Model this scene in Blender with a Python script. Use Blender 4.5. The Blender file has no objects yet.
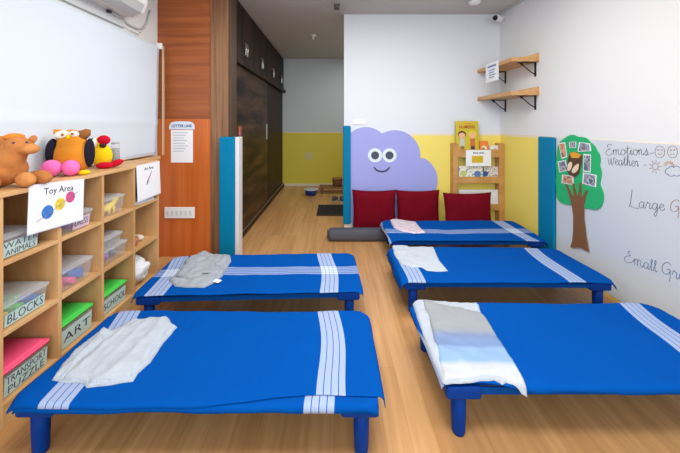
import bpy, bmesh, math, random
from mathutils import Vector, Matrix, noise, geometry
C = bpy.context.scene
COL = C.collection
PI = math.pi

# ------------------------------------------------------------------ camera, world, lights, exposure
FPX, VX, VY, H = 320.0, 334.0, 124.0, 1.2          # focal length in px, vanishing point, eye height
cam_d = bpy.data.cameras.new('camera')
cam_d.sensor_fit = 'HORIZONTAL'; cam_d.sensor_width = 36.0
cam_d.lens = FPX / 680 * 36
cam_d.shift_x = (340 - VX) / 680
cam_d.shift_y = -(226.5 - VY) / 680
cam_d.clip_start = 0.02
cam = bpy.data.objects.new('camera', cam_d); COL.objects.link(cam)
cam.location = (0, 0, H); cam.rotation_euler = (PI / 2, 0, 0)
C.camera = cam

world = bpy.data.worlds.new('daylight'); C.world = world; world.use_nodes = True
world.node_tree.nodes['Background'].inputs[0].default_value = (0.93, 0.97, 1.0, 1)
world.node_tree.nodes['Background'].inputs[1].default_value = 0.75

def area(name, loc, rot, sx, sy, power, col):
    d = bpy.data.lights.new(name, 'AREA'); d.shape = 'RECTANGLE'; d.size = sx; d.size_y = sy
    d.energy = power; d.color = col
    o = bpy.data.objects.new(name, d); COL.objects.link(o); o.location = loc; o.rotation_euler = rot
    return o
area('ceiling_lamp_front', (0.2, 0.5, 2.43), (0, 0, 0), 1.6, 0.5, 28, (1, .97, .93))
area('ceiling_lamp_middle', (0.2, 2.1, 2.43), (0, 0, 0), 1.6, 0.5, 34, (1, .97, .93))
area('corridor_fill', (0.55, 4.9, 2.43), (0, 0, 0), 0.5, 0.9, 12, (1, .96, .90))  # unseen area light added to brighten the dim corridor
area('rear_fill', (0.3, -1.6, 1.5), (PI / 2, 0, 0), 3.0, 1.6, 42, (.93, .97, 1))  # broad fill added behind the camera, no window modelled there

vs = C.view_settings
vs.view_transform = 'Standard'; vs.look = 'None'; vs.gamma = 1.0; vs.use_curve_mapping = False
vs.exposure = 0.27

# ------------------------------------------------------------------ materials
def srgb(r, g, b):
    f = lambda c: (c / 255 / 12.92) if c / 255 <= .04045 else ((c / 255 + .055) / 1.055) ** 2.4
    return (f(r), f(g), f(b), 1)

MATS = {}
def pm(name, col, rough=.6, metal=0, bump=0, bscale=60, trans=0, alpha=1, spec=.5, var=0, vscale=8):
    if name in MATS: return MATS[name]
    m = bpy.data.materials.new(name); m.use_nodes = True
    nt = m.node_tree; b = nt.nodes['Principled BSDF']
    b.inputs['Base Color'].default_value = col
    b.inputs['Roughness'].default_value = rough
    b.inputs['Metallic'].default_value = metal
    b.inputs['Specular IOR Level'].default_value = spec
    b.inputs['Transmission Weight'].default_value = trans
    b.inputs['Alpha'].default_value = alpha
    if bump or var:
        tc = nt.nodes.new('ShaderNodeTexCoord')
        if bump:
            n = nt.nodes.new('ShaderNodeTexNoise'); n.inputs['Scale'].default_value = bscale; n.inputs['Detail'].default_value = 4
            nt.links.new(tc.outputs['Object'], n.inputs['Vector'])
            bp = nt.nodes.new('ShaderNodeBump'); bp.inputs['Strength'].default_value = bump; bp.inputs['Distance'].default_value = .01
            nt.links.new(n.outputs['Fac'], bp.inputs['Height']); nt.links.new(bp.outputs['Normal'], b.inputs['Normal'])
        if var:
            n2 = nt.nodes.new('ShaderNodeTexNoise'); n2.inputs['Scale'].default_value = vscale; n2.inputs['Detail'].default_value = 5
            nt.links.new(tc.outputs['Object'], n2.inputs['Vector'])
            r = nt.nodes.new('ShaderNodeValToRGB')
            r.color_ramp.elements[0].position = .3; r.color_ramp.elements[1].position = .7
            r.color_ramp.elements[0].color = tuple(c * (1 - var) for c in col[:3]) + (1,)
            r.color_ramp.elements[1].color = tuple(min(1, c * (1 + var)) for c in col[:3]) + (1,)
            nt.links.new(n2.outputs['Fac'], r.inputs['Fac']); nt.links.new(r.outputs['Color'], b.inputs['Base Color'])
    MATS[name] = m
    return m

def wood(name, c1, c2, stretch, rough=.45, scale=1.0, contrast=(.35, .68), spec=.4):
    """grain streaks; stretch = per axis noise frequency (low along the grain)"""
    m = bpy.data.materials.new(name); m.use_nodes = True
    nt = m.node_tree; b = nt.nodes['Principled BSDF']
    tc = nt.nodes.new('ShaderNodeTexCoord'); mp = nt.nodes.new('ShaderNodeMapping')
    mp.inputs['Scale'].default_value = tuple(s * scale for s in stretch)
    n = nt.nodes.new('ShaderNodeTexNoise'); n.inputs['Scale'].default_value = 1; n.inputs['Detail'].default_value = 7; n.inputs['Roughness'].default_value = .62
    r = nt.nodes.new('ShaderNodeValToRGB')
    r.color_ramp.elements[0].position, r.color_ramp.elements[1].position = contrast
    r.color_ramp.elements[0].color = c1; r.color_ramp.elements[1].color = c2
    nt.links.new(tc.outputs['Object'], mp.inputs['Vector']); nt.links.new(mp.outputs['Vector'], n.inputs['Vector'])
    nt.links.new(n.outputs['Fac'], r.inputs['Fac']); nt.links.new(r.outputs['Color'], b.inputs['Base Color'])
    b.inputs['Roughness'].default_value = rough; b.inputs['Specular IOR Level'].default_value = spec
    MATS[name] = m
    return m

def glassy(name, col, alpha, rough=.15):
    """thin frosted clear plastic"""
    m = bpy.data.materials.new(name); m.use_nodes = True
    nt = m.node_tree; b = nt.nodes['Principled BSDF']; out = nt.nodes['Material Output']
    b.inputs['Base Color'].default_value = col; b.inputs['Roughness'].default_value = rough
    t = nt.nodes.new('ShaderNodeBsdfTransparent'); mx = nt.nodes.new('ShaderNodeMixShader')
    mx.inputs[0].default_value = alpha
    nt.links.new(t.outputs[0], mx.inputs[1]); nt.links.new(b.outputs[0], mx.inputs[2]); nt.links.new(mx.outputs[0], out.inputs['Surface'])
    MATS[name] = m
    return m

def wall_paint(name, upper, lower, zcut):
    """wall painted in two colours, parted by a pale line at zcut"""
    m = bpy.data.materials.new(name); m.use_nodes = True
    nt = m.node_tree; b = nt.nodes['Principled BSDF']
    tc = nt.nodes.new('ShaderNodeTexCoord'); sp = nt.nodes.new('ShaderNodeSeparateXYZ')
    nt.links.new(tc.outputs['Object'], sp.inputs[0])
    r = nt.nodes.new('ShaderNodeValToRGB'); r.color_ramp.interpolation = 'CONSTANT'
    mr = nt.nodes.new('ShaderNodeMath'); mr.operation = 'DIVIDE'; mr.inputs[1].default_value = 3.0
    nt.links.new(sp.outputs['Z'], mr.inputs[0]); nt.links.new(mr.outputs[0], r.inputs['Fac'])
    e = r.color_ramp.elements
    e[0].position = 0; e[0].color = lower
    e[1].position = zcut / 3; e[1].color = srgb(236, 222, 190)
    k = e.new((zcut + .022) / 3); k.color = upper
    nt.links.new(r.outputs['Color'], b.inputs['Base Color'])
    b.inputs['Roughness'].default_value = .55; b.inputs['Specular IOR Level'].default_value = .3
    MATS[name] = m
    return m

def floor_mat():
    m = bpy.data.materials.new('oak_laminate'); m.use_nodes = True
    nt = m.node_tree; b = nt.nodes['Principled BSDF']; L = nt.links
    tc = nt.nodes.new('ShaderNodeTexCoord')
    mp = nt.nodes.new('ShaderNodeMapping'); mp.inputs['Rotation'].default_value = (0, 0, PI / 2)
    L.new(tc.outputs['Object'], mp.inputs['Vector'])
    br = nt.nodes.new('ShaderNodeTexBrick')
    br.inputs['Scale'].default_value = 1; br.inputs['Brick Width'].default_value = 1.15; br.inputs['Row Height'].default_value = .098
    br.inputs['Mortar Size'].default_value = .0011; br.inputs['Mortar Smooth'].default_value = .3; br.inputs['Bias'].default_value = 0
    br.offset = .37; br.offset_frequency = 2
    br.inputs['Color1'].default_value = srgb(208, 162, 112); br.inputs['Color2'].default_value = srgb(194, 146, 96); br.inputs['Mortar'].default_value = srgb(178, 130, 78)
    L.new(mp.outputs[0], br.inputs['Vector'])
    mp2 = nt.nodes.new('ShaderNodeMapping'); mp2.inputs['Scale'].default_value = (34, 1.8, 1)
    L.new(tc.outputs['Object'], mp2.inputs['Vector'])
    n = nt.nodes.new('ShaderNodeTexNoise'); n.inputs['Scale'].default_value = 1; n.inputs['Detail'].default_value = 6
    L.new(mp2.outputs[0], n.inputs['Vector'])
    r = nt.nodes.new('ShaderNodeValToRGB'); r.color_ramp.elements[0].position = .3; r.color_ramp.elements[1].position = .72
    r.color_ramp.elements[0].color = (.80, .76, .70, 1); r.color_ramp.elements[1].color = (1.08, 1.06, 1.04, 1)
    L.new(n.outputs['Fac'], r.inputs['Fac'])
    mx = nt.nodes.new('ShaderNodeMix'); mx.data_type = 'RGBA'; mx.blend_type = 'MULTIPLY'; mx.inputs[0].default_value = 1
    L.new(br.outputs['Color'], mx.inputs[6]); L.new(r.outputs['Color'], mx.inputs[7])
    L.new(mx.outputs[2], b.inputs['Base Color'])
    b.inputs['Roughness'].default_value = .33; b.inputs['Specular IOR Level'].default_value = .35
    return m

def sheet_mat(name, lengthwise):
    """blue cloth; UV in metres; four pale stripes at each end, on some sheets also along the middle"""
    m = bpy.data.materials.new(name); m.use_nodes = True
    nt = m.node_tree; b = nt.nodes['Principled BSDF']; L = nt.links
    uv = nt.nodes.new('ShaderNodeUVMap'); uv.uv_map = 'UVMap'
    sp = nt.nodes.new('ShaderNodeSeparateXYZ'); L.new(uv.outputs[0], sp.inputs[0])
    def mth(op, a, v=None, w=None):
        x = nt.nodes.new('ShaderNodeMath'); x.operation = op
        for i, q in enumerate((a, v, w)):
            if q is None: continue
            if isinstance(q, (int, float)): x.inputs[i].default_value = q
            else: L.new(q, x.inputs[i])
        return x.outputs[0]
    def band(src, lo, n, w, duty):
        s = mth('SUBTRACT', src, lo)
        t = mth('DIVIDE', s, w)
        inside = mth('MULTIPLY', mth('GREATER_THAN', t, 0.0), mth('LESS_THAN', t, n - (1 - duty)))
        return mth('MULTIPLY', inside, mth('LESS_THAN', mth('FRACT', t), duty))
    au = mth('ABSOLUTE', sp.outputs['X'])
    cross = band(au, .465, 4, .0275, .89)
    if lengthwise:
        lw = band(sp.outputs['Y'], -.05, 5, .023, .74)
        fac = mth('ADD', mth('MULTIPLY', cross, .52), mth('MULTIPLY', lw, .4))
    else:
        fac = mth('MULTIPLY', cross, .52)
    mx = nt.nodes.new('ShaderNodeMix'); mx.data_type = 'RGBA'; mx.clamp_factor = True
    L.new(fac, mx.inputs[0])
    mx.inputs[6].default_value = srgb(0, 76, 160); mx.inputs[7].default_value = srgb(208, 222, 242)
    L.new(mx.outputs[2], b.inputs['Base Color'])
    b.inputs['Roughness'].default_value = .9; b.inputs['Specular IOR Level'].default_value = .05
    tc = nt.nodes.new('ShaderNodeTexCoord')
    n = nt.nodes.new('ShaderNodeTexNoise'); n.inputs['Scale'].default_value = 14; n.inputs['Detail'].default_value = 3
    L.new(tc.outputs['Object'], n.inputs['Vector'])
    bp = nt.nodes.new('ShaderNodeBump'); bp.inputs['Strength'].default_value = .22; bp.inputs['Distance'].default_value = .02
    L.new(n.outputs['Fac'], bp.inputs['Height']); L.new(bp.outputs[0], b.inputs['Normal'])
    return m

def towel_band_mat():
    """grey to blue to white colour bands along local Y (woven in)"""
    m = bpy.data.materials.new('banded_towel'); m.use_nodes = True
    nt = m.node_tree; b = nt.nodes['Principled BSDF']; L = nt.links
    uv = nt.nodes.new('ShaderNodeUVMap'); uv.uv_map = 'UVMap'
    sp = nt.nodes.new('ShaderNodeSeparateXYZ'); L.new(uv.outputs[0], sp.inputs[0])
    r = nt.nodes.new('ShaderNodeValToRGB'); e = r.color_ramp.elements
    e[0].position = 0; e[0].color = srgb(192, 196, 202)
    e[1].position = 1; e[1].color = srgb(152, 156, 160)
    for p, c in ((.17, (190, 196, 204)), (.22, (138, 170, 206)), (.36, (138, 168, 206)), (.40, (118, 142, 184)), (.52, (122, 142, 178)), (.60, (150, 156, 164))):
        k = e.new(p); k.color = srgb(*c)
    L.new(sp.outputs['Y'], r.inputs['Fac']); L.new(r.outputs['Color'], b.inputs['Base Color'])
    b.inputs['Roughness'].default_value = .95; b.inputs['Specular IOR Level'].default_value = .1
    tc = nt.nodes.new('ShaderNodeTexCoord'); n = nt.nodes.new('ShaderNodeTexNoise'); n.inputs['Scale'].default_value = 300
    L.new(tc.outputs['Object'], n.inputs['Vector'])
    bp = nt.nodes.new('ShaderNodeBump'); bp.inputs['Strength'].default_value = .25; bp.inputs['Distance'].default_value = .004
    L.new(n.outputs['Fac'], bp.inputs['Height']); L.new(bp.outputs[0], b.inputs['Normal'])
    return m

def picture_mat(name, cols, scale):
    """blotchy printed picture"""
    m = bpy.data.materials.new(name); m.use_nodes = True
    nt = m.node_tree; b = nt.nodes['Principled BSDF']; L = nt.links
    tc = nt.nodes.new('ShaderNodeTexCoord'); n = nt.nodes.new('ShaderNodeTexNoise')
    n.inputs['Scale'].default_value = scale; n.inputs['Detail'].default_value = 2
    L.new(tc.outputs['Object'], n.inputs['Vector'])
    r = nt.nodes.new('ShaderNodeValToRGB'); r.color_ramp.interpolation = 'LINEAR'
    e = r.color_ramp.elements; ps = [0, .4, .47, .53, .6]
    e[0].color = srgb(*cols[0]); e[1].position = ps[1]; e[1].color = srgb(*cols[1])
    for p, c in zip(ps[2:], cols[2:]):
        k = e.new(p); k.color = srgb(*c)
    L.new(n.outputs['Fac'], r.inputs['Fac']); L.new(r.outputs['Color'], b.inputs['Base Color'])
    b.inputs['Roughness'].default_value = .4
    return m

WHITE = pm('white_wall', srgb(228, 231, 232), .6, bump=.03, bscale=40, spec=.3)
CEIL = pm('ceiling_paint', srgb(196, 193, 190), .8, spec=.2)
BLUEP = pm('navy_plastic', srgb(0, 54, 138), .5, spec=.12)
CANVAS = pm('blue_canvas', srgb(0, 66, 140), .85, spec=.1, bump=.1, bscale=120)
TUBE = pm('pale_metal_tube', srgb(170, 190, 220), .35, metal=.3)
BIRCH = wood('birch_ply', srgb(196, 150, 98), srgb(222, 182, 130), (9, 2.2, 9), .5)
BIRCHV = wood('birch_ply_upright', srgb(192, 146, 94), srgb(220, 178, 126), (9, 9, 1.6), .5)
OAKSH = wood('shelf_oak', srgb(186, 138, 84), srgb(214, 170, 116), (20, 2, 20), .5)
RACKW = wood('rack_wood', srgb(186, 136, 74), srgb(206, 158, 96), (6, 20, 10), .5)
ORANGE = wood('orange_veneer', srgb(178, 84, 28), srgb(212, 116, 52), (16, 10, .7), .32, contrast=(.25, .75), spec=.5)
BROWNV = wood('brown_veneer', srgb(134, 70, 36), srgb(170, 98, 54), (1.2, 8, 26), .35, contrast=(.3, .7))
POSTW = wood('post_veneer', srgb(108, 76, 50), srgb(150, 110, 78), (40, 40, 1.2), .5)
DARKW = wood('dark_wenge', srgb(22, 14, 11), srgb(70, 47, 38), (12, 22, .6), .5, spec=.14, contrast=(.4, .62))
DARKH = wood('dark_wenge_sliding', srgb(24, 16, 12), srgb(90, 62, 42), (6, 1.1, 8), .42, spec=.16, contrast=(.4, .66))
BLACKM = pm('black_metal', srgb(30, 26, 26), .4, metal=.6)
BLACKP = pm('black_plastic', srgb(18, 18, 20), .4)
STEEL = pm('brushed_steel', srgb(205, 205, 205), .3, metal=.9)
TEAL = pm('teal_vinyl', srgb(0, 122, 166), .6, bump=.03, bscale=30, spec=.12)
PAPER = pm('white_paper', srgb(238, 241, 245), .5)
INK = pm('dark_ink', srgb(50, 54, 76), .6)
INKB = pm('blue_ink', srgb(40, 84, 140), .6)
INKR = pm('brown_ink', srgb(150, 96, 84), .6)
INKO = pm('orange_ink', srgb(206, 140, 70), .6)
WPLAST = pm('white_plastic', srgb(236, 237, 238), .35)
GPLAST = pm('grey_plastic', srgb(190, 194, 198), .4)
CLEAR = glassy('clear_bin', (.86, .9, .92, 1), .22)
CLEARLID = glassy('clear_lid', (.80, .85, .9, 1), .22)
RED = pm('red_cushion_cloth', srgb(110, 0, 24), .85, bump=.12, bscale=18, spec=.15)

# ------------------------------------------------------------------ mesh helpers
class MB:
    def __init__(self): self.bm = bmesh.new(); self.uv = None
    def box(self, x0, x1, y0, y1, z0, z1, bevel=0, seg=2, mat=0, M=None):
        vs_ = bmesh.ops.create_cube(self.bm, size=1)['verts']
        S = Matrix.Translation(((x0 + x1) / 2, (y0 + y1) / 2, (z0 + z1) / 2)) @ Matrix.Diagonal((abs(x1 - x0), abs(y1 - y0), abs(z1 - z0), 1))
        if M is not None: S = M @ S
        bmesh.ops.transform(self.bm, matrix=S, verts=vs_)
        fs = {f for v in vs_ for f in v.link_faces}
        for f in fs: f.material_index = mat
        if bevel:
            es = list({e for v in vs_ for e in v.link_edges})
            r = bmesh.ops.bevel(self.bm, geom=es, offset=bevel, segments=seg, affect='EDGES', profile=.5)
            for f in r['faces']: f.material_index = mat
        return self
    def tube(self, pts, r, seg=12, cap=True, mat=0):
        pts = [Vector(p) for p in pts]; n = len(pts)
        rr = r if isinstance(r, (list, tuple)) else [r] * n
        rings = []; up = None
        for i, p in enumerate(pts):
            d = (pts[min(i + 1, n - 1)] - pts[max(i - 1, 0)]).normalized()
            if up is None:
                up = Vector((0, 0, 1)) if abs(d.z) < .9 else Vector((1, 0, 0))
            a = d.cross(up)
            if a.length < 1e-5: a = d.cross(Vector((0, 1, 0)))
            a.normalize(); b = d.cross(a).normalized(); up = a.cross(d)
            rings.append([self.bm.verts.new(p + rr[i] * (math.cos(2 * PI * k / seg) * a + math.sin(2 * PI * k / seg) * b)) for k in range(seg)])
        for i in range(n - 1):
            for k in range(seg):
                f = self.bm.faces.new((rings[i][k], rings[i][(k + 1) % seg], rings[i + 1][(k + 1) % seg], rings[i + 1][k])); f.smooth = True; f.material_index = mat
        if cap:
            for q in (rings[0], list(reversed(rings[-1]))):
                f = self.bm.faces.new(q); f.material_index = mat
        return self
    def ball(self, c, r, sub=3, M=None, mat=0):
        r = r if isinstance(r, (tuple, list)) else (r, r, r)
        vs_ = bmesh.ops.create_icosphere(self.bm, subdivisions=sub, radius=1)['verts']
        S = Matrix.Translation(c) @ (M if M is not None else Matrix.Identity(4)) @ Matrix.Diagonal((r[0], r[1], r[2], 1))
        bmesh.ops.transform(self.bm, matrix=S, verts=vs_)
        for f in {f for v in vs_ for f in v.link_faces}: f.smooth = True; f.material_index = mat
        return self
    def prism(self, outline, fn, t0, t1, mat=0):
        """outline (a,b) list extruded between depth t0 and t1 by fn(a,b,t)->Vector"""
        A = [self.bm.verts.new(fn(a, b, t0)) for a, b in outline]; B = [self.bm.verts.new(fn(a, b, t1)) for a, b in outline]
        n = len(outline)
        fs = []
        for t in geometry.tessellate_polygon([[Vector((a, b, 0)) for a, b in outline]]):
            fs.append(self.bm.faces.new([A[k] for k in t])); fs.append(self.bm.faces.new([B[k] for k in reversed(t)]))
        for i in range(n): fs.append(self.bm.faces.new((A[i], B[i], B[(i + 1) % n], A[(i + 1) % n])))
        for f in fs: f.material_index = mat
        return self
    def lathe(self, prof, c=(0, 0, 0), seg=24, mat=0, smooth=True):
        rings = []
        for r, z in prof:
            rings.append([self.bm.verts.new((c[0] + r * math.cos(2 * PI * k / seg), c[1] + r * math.sin(2 * PI * k / seg), c[2] + z)) for k in range(seg)])
        for i in range(len(rings) - 1):
            for k in range(seg):
                f = self.bm.faces.new((rings[i][k], rings[i][(k + 1) % seg], rings[i + 1][(k + 1) % seg], rings[i + 1][k])); f.smooth = smooth; f.material_index = mat
        for q in (list(reversed(rings[0])), rings[-1]):
            if (q[0].co - q[1].co).length > 1e-6: self.bm.faces.new(q).material_index = mat
        return self
    def build(self, name, mats, parent=None, loc=None):
        bmesh.ops.recalc_face_normals(self.bm, faces=self.bm.faces[:])
        me = bpy.data.meshes.new(name); self.bm.to_mesh(me); self.bm.free()
        for m in (mats if isinstance(mats, (list, tuple)) else [mats]): me.materials.append(m)
        o = bpy.data.objects.new(name, me); COL.objects.link(o)
        if parent is not None: o.parent = parent
        if loc is not None: o.location = loc
        return o

def tag(o, label, cat, group=None):
    o['label'] = label; o['category'] = cat
    if group: o['group'] = group
    return o
def thing(name, label, cat, loc=(0, 0, 0), rz=0, group=None):
    o = bpy.data.objects.new(name, None); COL.objects.link(o); o.empty_display_size = .05
    o.location = loc; o.rotation_euler = (0, 0, rz)
    return tag(o, label, cat, group)
def struct(o): o['kind'] = 'structure'; return o
def copy_tree(o, parent=None):
    c = o.copy(); COL.objects.link(c)
    if parent: c.parent = parent
    for ch in list(o.children): copy_tree(ch, c)
    return c
def remesh(o, vox, smooth=6):
    m = o.modifiers.new('remesh', 'REMESH'); m.mode = 'VOXEL'; m.voxel_size = vox; m.use_smooth_shade = True
    s = o.modifiers.new('smooth', 'SMOOTH'); s.iterations = smooth; s.factor = .5
def floor_pt(px, py, Z=0.0):
    Y = FPX * (H - Z) / (py - VY); return ((px - VX) * Y / FPX, Y)
def on_depth(px, py, Y): return ((px - VX) * Y / FPX, H - (py - VY) * Y / FPX)
XR = 1.91                                            # right wall
def on_right(px, py, X=XR):
    Y = X * FPX / (px - VX); return (Y, H - (py - VY) * Y / FPX)

def text_mesh(s, size, name, mat, parent, M, thick=.0006, sx=1.0, bold=0.0):
    """lettering centred on local origin in the XY plane, moved by M"""
    cu = bpy.data.curves.new(name, 'FONT'); cu.body = s; cu.size = size; cu.align_x = 'CENTER'; cu.align_y = 'CENTER'
    cu.extrude = thick; cu.offset = bold; cu.resolution_u = 2
    t = bpy.data.objects.new(name, cu); COL.objects.link(t)
    dg = bpy.context.evaluated_depsgraph_get(); dg.update()
    me = bpy.data.meshes.new_from_object(t.evaluated_get(dg))
    bpy.data.objects.remove(t); bpy.data.curves.remove(cu)
    me.transform(M @ Matrix.Diagonal((sx, 1, 1, 1)))
    me.materials.clear(); me.materials.append(mat); me.name = name
    o = bpy.data.objects.new(name, me); COL.objects.link(o); o.parent = parent
    return o
def frame(o, ex, ey):
    """matrix with local x along ex, y along ey, origin o"""
    ex = Vector(ex).normalized(); ey = Vector(ey).normalized(); ez = ex.cross(ey)
    M = Matrix.Identity(4)
    for i in range(3): M[i][0], M[i][1], M[i][2], M[i][3] = ex[i], ey[i], ez[i], o[i]
    return M

# ------------------------------------------------------------------ the room
XL, YB, YF, ZC = -1.60, 3.68, 6.19, 2.46
YP = 2.90                                            # wooden partition
YN = -1.4
struct(MB().box(-1.7, 2.6, YN, 6.3, -.1, 0).build('floor', floor_mat()))
struct(MB().box(-1.7, 2.6, YN, 6.3, ZC, ZC + .1).build('ceiling', CEIL))
YELLOW = srgb(243, 224, 112)
struct(MB().box(XL - .1, XL, YN, YP + .08, 0, ZC).build('wall_left', WHITE))
RW = wall_paint('right_wall_paint', srgb(228, 231, 233), YELLOW, 1.065)
struct(MB().box(XR, XR + .1, YN, YB + .1, 0, ZC).build('wall_right', RW))
BW = wall_paint('back_wall_paint', srgb(222, 228, 236), YELLOW, 1.065)
XC = .115
struct(MB().box(XC, XR, YB, YB + .1, 0, ZC).build('wall_back', BW))
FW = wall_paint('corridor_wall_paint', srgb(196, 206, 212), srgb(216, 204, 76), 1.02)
struct(MB().box(-1.7, 2.6, YF, YF + .1, 0, ZC).build('wall_far', FW))
struct(MB().box(.95, 1.05, YB + .1, YF, 0, ZC).build('wall_corridor', FW))
struct(MB().box(-.95, .95, YF - .015, YF, 0, .05, .004).build('baseboard_far', pm('baseboard_cream', srgb(222, 214, 196), .5)))
struct(MB().box(XC + .09, XR, YB - .012, YB, 0, .07, .004).build('baseboard_back', WHITE))
struct(MB().box(XC + .0, XC + .09, YB - .03, YB, 0, .06, .004).build('trim_1', WHITE))
# whiteboard film below a thin edge on the right wall
WB = pm('whiteboard_film', srgb(208, 217, 225), .3, spec=.5)
struct(MB().box(XR - .005, XR, YN, 2.74, .02, 1.085).build('trim_2', WB))
# wooden partition: upper brown board, lower orange board, pale post
w = struct(MB().box(XL, -1.112, YP, YP + .08, 1.245, ZC).build('wall_partition', BROWNV))
MB().box(XL, -1.112, YP - .004, YP + .08, 0, 1.245, .002).build('lower_panel', ORANGE, w)
MB().box(-1.115, -.955, YP - .012, YP + .1, 0, ZC, .003).build('corner_post', POSTW, w)
MB().box(-.955, -.93, YP + .0, YP + .16, 0, ZC, .002).build('dark_jamb', pm('jamb_brown', srgb(74, 52, 36), .5), w)
# wooden ledge under the blind
struct(MB().box(XL, -1.50, 2.42, 2.77, .895, .925, .004).build('trim_3', BIRCH))
# cable duct along the ceiling
struct(MB().box(XR - .028, XR, .2, YB, ZC - .022, ZC, .003).build('trim_4', GPLAST))

# ------------------------------------------------------------------ corner pads
def pad(label, x0, x1, y0, y1, z0, z1, side=None):
    o = MB().box(x0, x1, y0, y1, z0, z1, .012, 3).build('corner_pad', TEAL)
    o.modifiers.new('w', 'WEIGHTED_NORMAL')
    return tag(o, label, 'wall padding', 'teal corner pads')
pad('tall teal foam pad on the orange wooden partition end', -1.008, -.874, 2.80, YP - .014, 0, 1.085)
tag(MB().box(-.872, -.838, 2.82, 2.93, 0, 1.085, .003).build('white_panel', pm('white_edge', srgb(222, 222, 226), .4)), 'narrow white upright strip beside the teal pad on the wooden partition', 'strip')
pad('teal foam pad on the corridor corner beside the purple cloud', XC - .012, XC + .075, YB - .05, YB, .062, 1.18)
pad('dark teal foam pad on the right wall beside the tree cutout', XR - .03, XR, 2.745, 2.955, 0, 1.085)

# ------------------------------------------------------------------ long dark cupboard in the corridor
XK = -.97
wd = thing('wardrobe', 'long dark brown built-in cupboard running down the corridor', 'cupboard', (0, 0, 0))
MB().box(-1.55, XK - .055, YP + .17, YF - .02, 0, ZC - .002).build('body', DARKW, wd)
MB().box(-1.5, XK + .04, YP + .17, YF - .02, 1.80, 1.85, .003).build('ledge', DARKW, wd)
n = 4; y0 = YP + .17; pw = (YF - .03 - y0) / n
for i in range(n):
    for k in range(2):
        a = y0 + pw * i + pw / 2 * k
        d = MB().box(XK - .018, XK, a + .004, a + pw / 2 - .004, 1.86, ZC - .01, .003).build('door', DARKW, wd)
        yc = y0 + pw * i + pw / 2 + (-.035 if k == 0 else .035)
        MB().tube([(XK, yc, 1.93), (XK + .028, yc, 1.935), (XK + .03, yc, 2.0), (XK + .028, yc, 2.06), (XK, yc, 2.065)], .0055, 8).build('handle', STEEL, d)
sl = MB().box(XK - .018, XK, y0 + .005, 4.66, .06, 1.80, .003).build('sliding_door', DARKH, wd)
MB().box(XK, XK + .008, 4.57, 4.59, .98, 1.2, .002).build('handle', STEEL, sl)
sl = MB().box(XK - .04, XK - .02, 4.6, YF - .03, .06, 1.80, .003).build('sliding_door', DARKW, wd)
MB().box(XK - .02, XK - .012, 4.72, 4.74, .98, 1.2, .002).build('handle', STEEL, sl)
MB().box(XK - .045, XK + .012, y0, YF - .03, 0, .055, .003).build('plinth', DARKW, wd)
MB().box(XK - .016, XK + .006, y0, YF - .03, .055, .064).build('bottom_track', STEEL, wd)
# butterfly decoration on the sliding door
bf = thing('paper_butterfly', 'small orange and pink paper butterfly on the dark sliding door', 'decoration', (XK + .004, 3.28, 1.13))
for sgn in (-1, 1):
    MB().prism([(0, 0), (sgn * .03, .05), (sgn * .05, .03), (sgn * .035, 0)], lambda a, b, t: Vector((t, a, b)), 0, .004).build('wing', pm('butterfly_orange', srgb(226, 130, 70), .6), bf)
    MB().prism([(0, -.002), (sgn * .035, -.005), (sgn * .04, -.04), (sgn * .015, -.055)], lambda a, b, t: Vector((t, a, b)), 0, .004).build('wing', pm('butterfly_pink', srgb(214, 130, 150), .6), bf)
MB().tube([(.004, 0, -.04), (.004, 0, .04)], .004, 6).build('body', INK, bf)

# ------------------------------------------------------------------ things at the corridor's end
bw = thing('bowl', 'round blue basin on the corridor floor by the far wall', 'basin', floor_pt(311, 195) + (0,))
MB().lathe([(.05, 0), (.085, .01), (.115, .09), (.12, .095), (.11, .09), (.08, .015), (0.001, .012)]).build('basin', pm('blue_basin', srgb(20, 60, 170), .35), bw)
MB().lathe([(.114, .09), (.124, .094), (.124, .102), (.112, .1)]).build('rim', pm('pale_rim', srgb(190, 200, 215), .4), bw)
bx_, by_ = floor_pt(331, 196)
bn = thing('low_bench', 'low brown wooden bench at the end of the corridor', 'bench', (.12, 5.62, 0))
BRN = wood('bench_wood', srgb(110, 76, 48), srgb(150, 108, 72), (2, 14, 14), .5)
for i in range(3): MB().box(-.38, .38, -.13 + i * .09, -.05 + i * .09, .09, .11, .004).build('slat', BRN, bn)
for sx in (-.33, .33):
    for sy in (-.1, .1): MB().box(sx - .02, sx + .02, sy - .02, sy + .02, 0, .09, .003).build('leg', BRN, bn)
MB().box(-.36, .36, -.125, -.105, .03, .06, .003).build('stretcher', BRN, bn)
bk = thing('woven_basket', 'small brown basket standing on the low corridor bench', 'basket', (.06, 5.64, .11))
MB().lathe([(.075, 0), (.085, .05), (.088, .13), (.092, .135), (.084, .13), (.08, .05), (.07, .008), (.001, .006)]).build('body', pm('basket_cane', srgb(132, 90, 58), .8, bump=.5, bscale=90), bk)
MB().lathe([(.087, .125), (.095, .13), (.095, .142), (.086, .142)]).build('rim', pm('basket_rim', srgb(160, 112, 74), .8), bk)
MATB = pm('black_rubber_mat', srgb(20, 20, 24), .9, bump=.4, bscale=150)
mt = thing('door_mat', 'black rectangular rubber mat on the corridor floor', 'mat', (.13, 4.45, 0))
MB().box(-.36, .3, -.27, .27, 0, .012, .004).build('mat_surface', MATB, mt)
MB().box(-.36, .3, -.27, -.25, .012, .016, .001).build('border', BLACKP, mt)
SHOE = pm('grey_shoe', srgb(86, 84, 88), .7)
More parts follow.
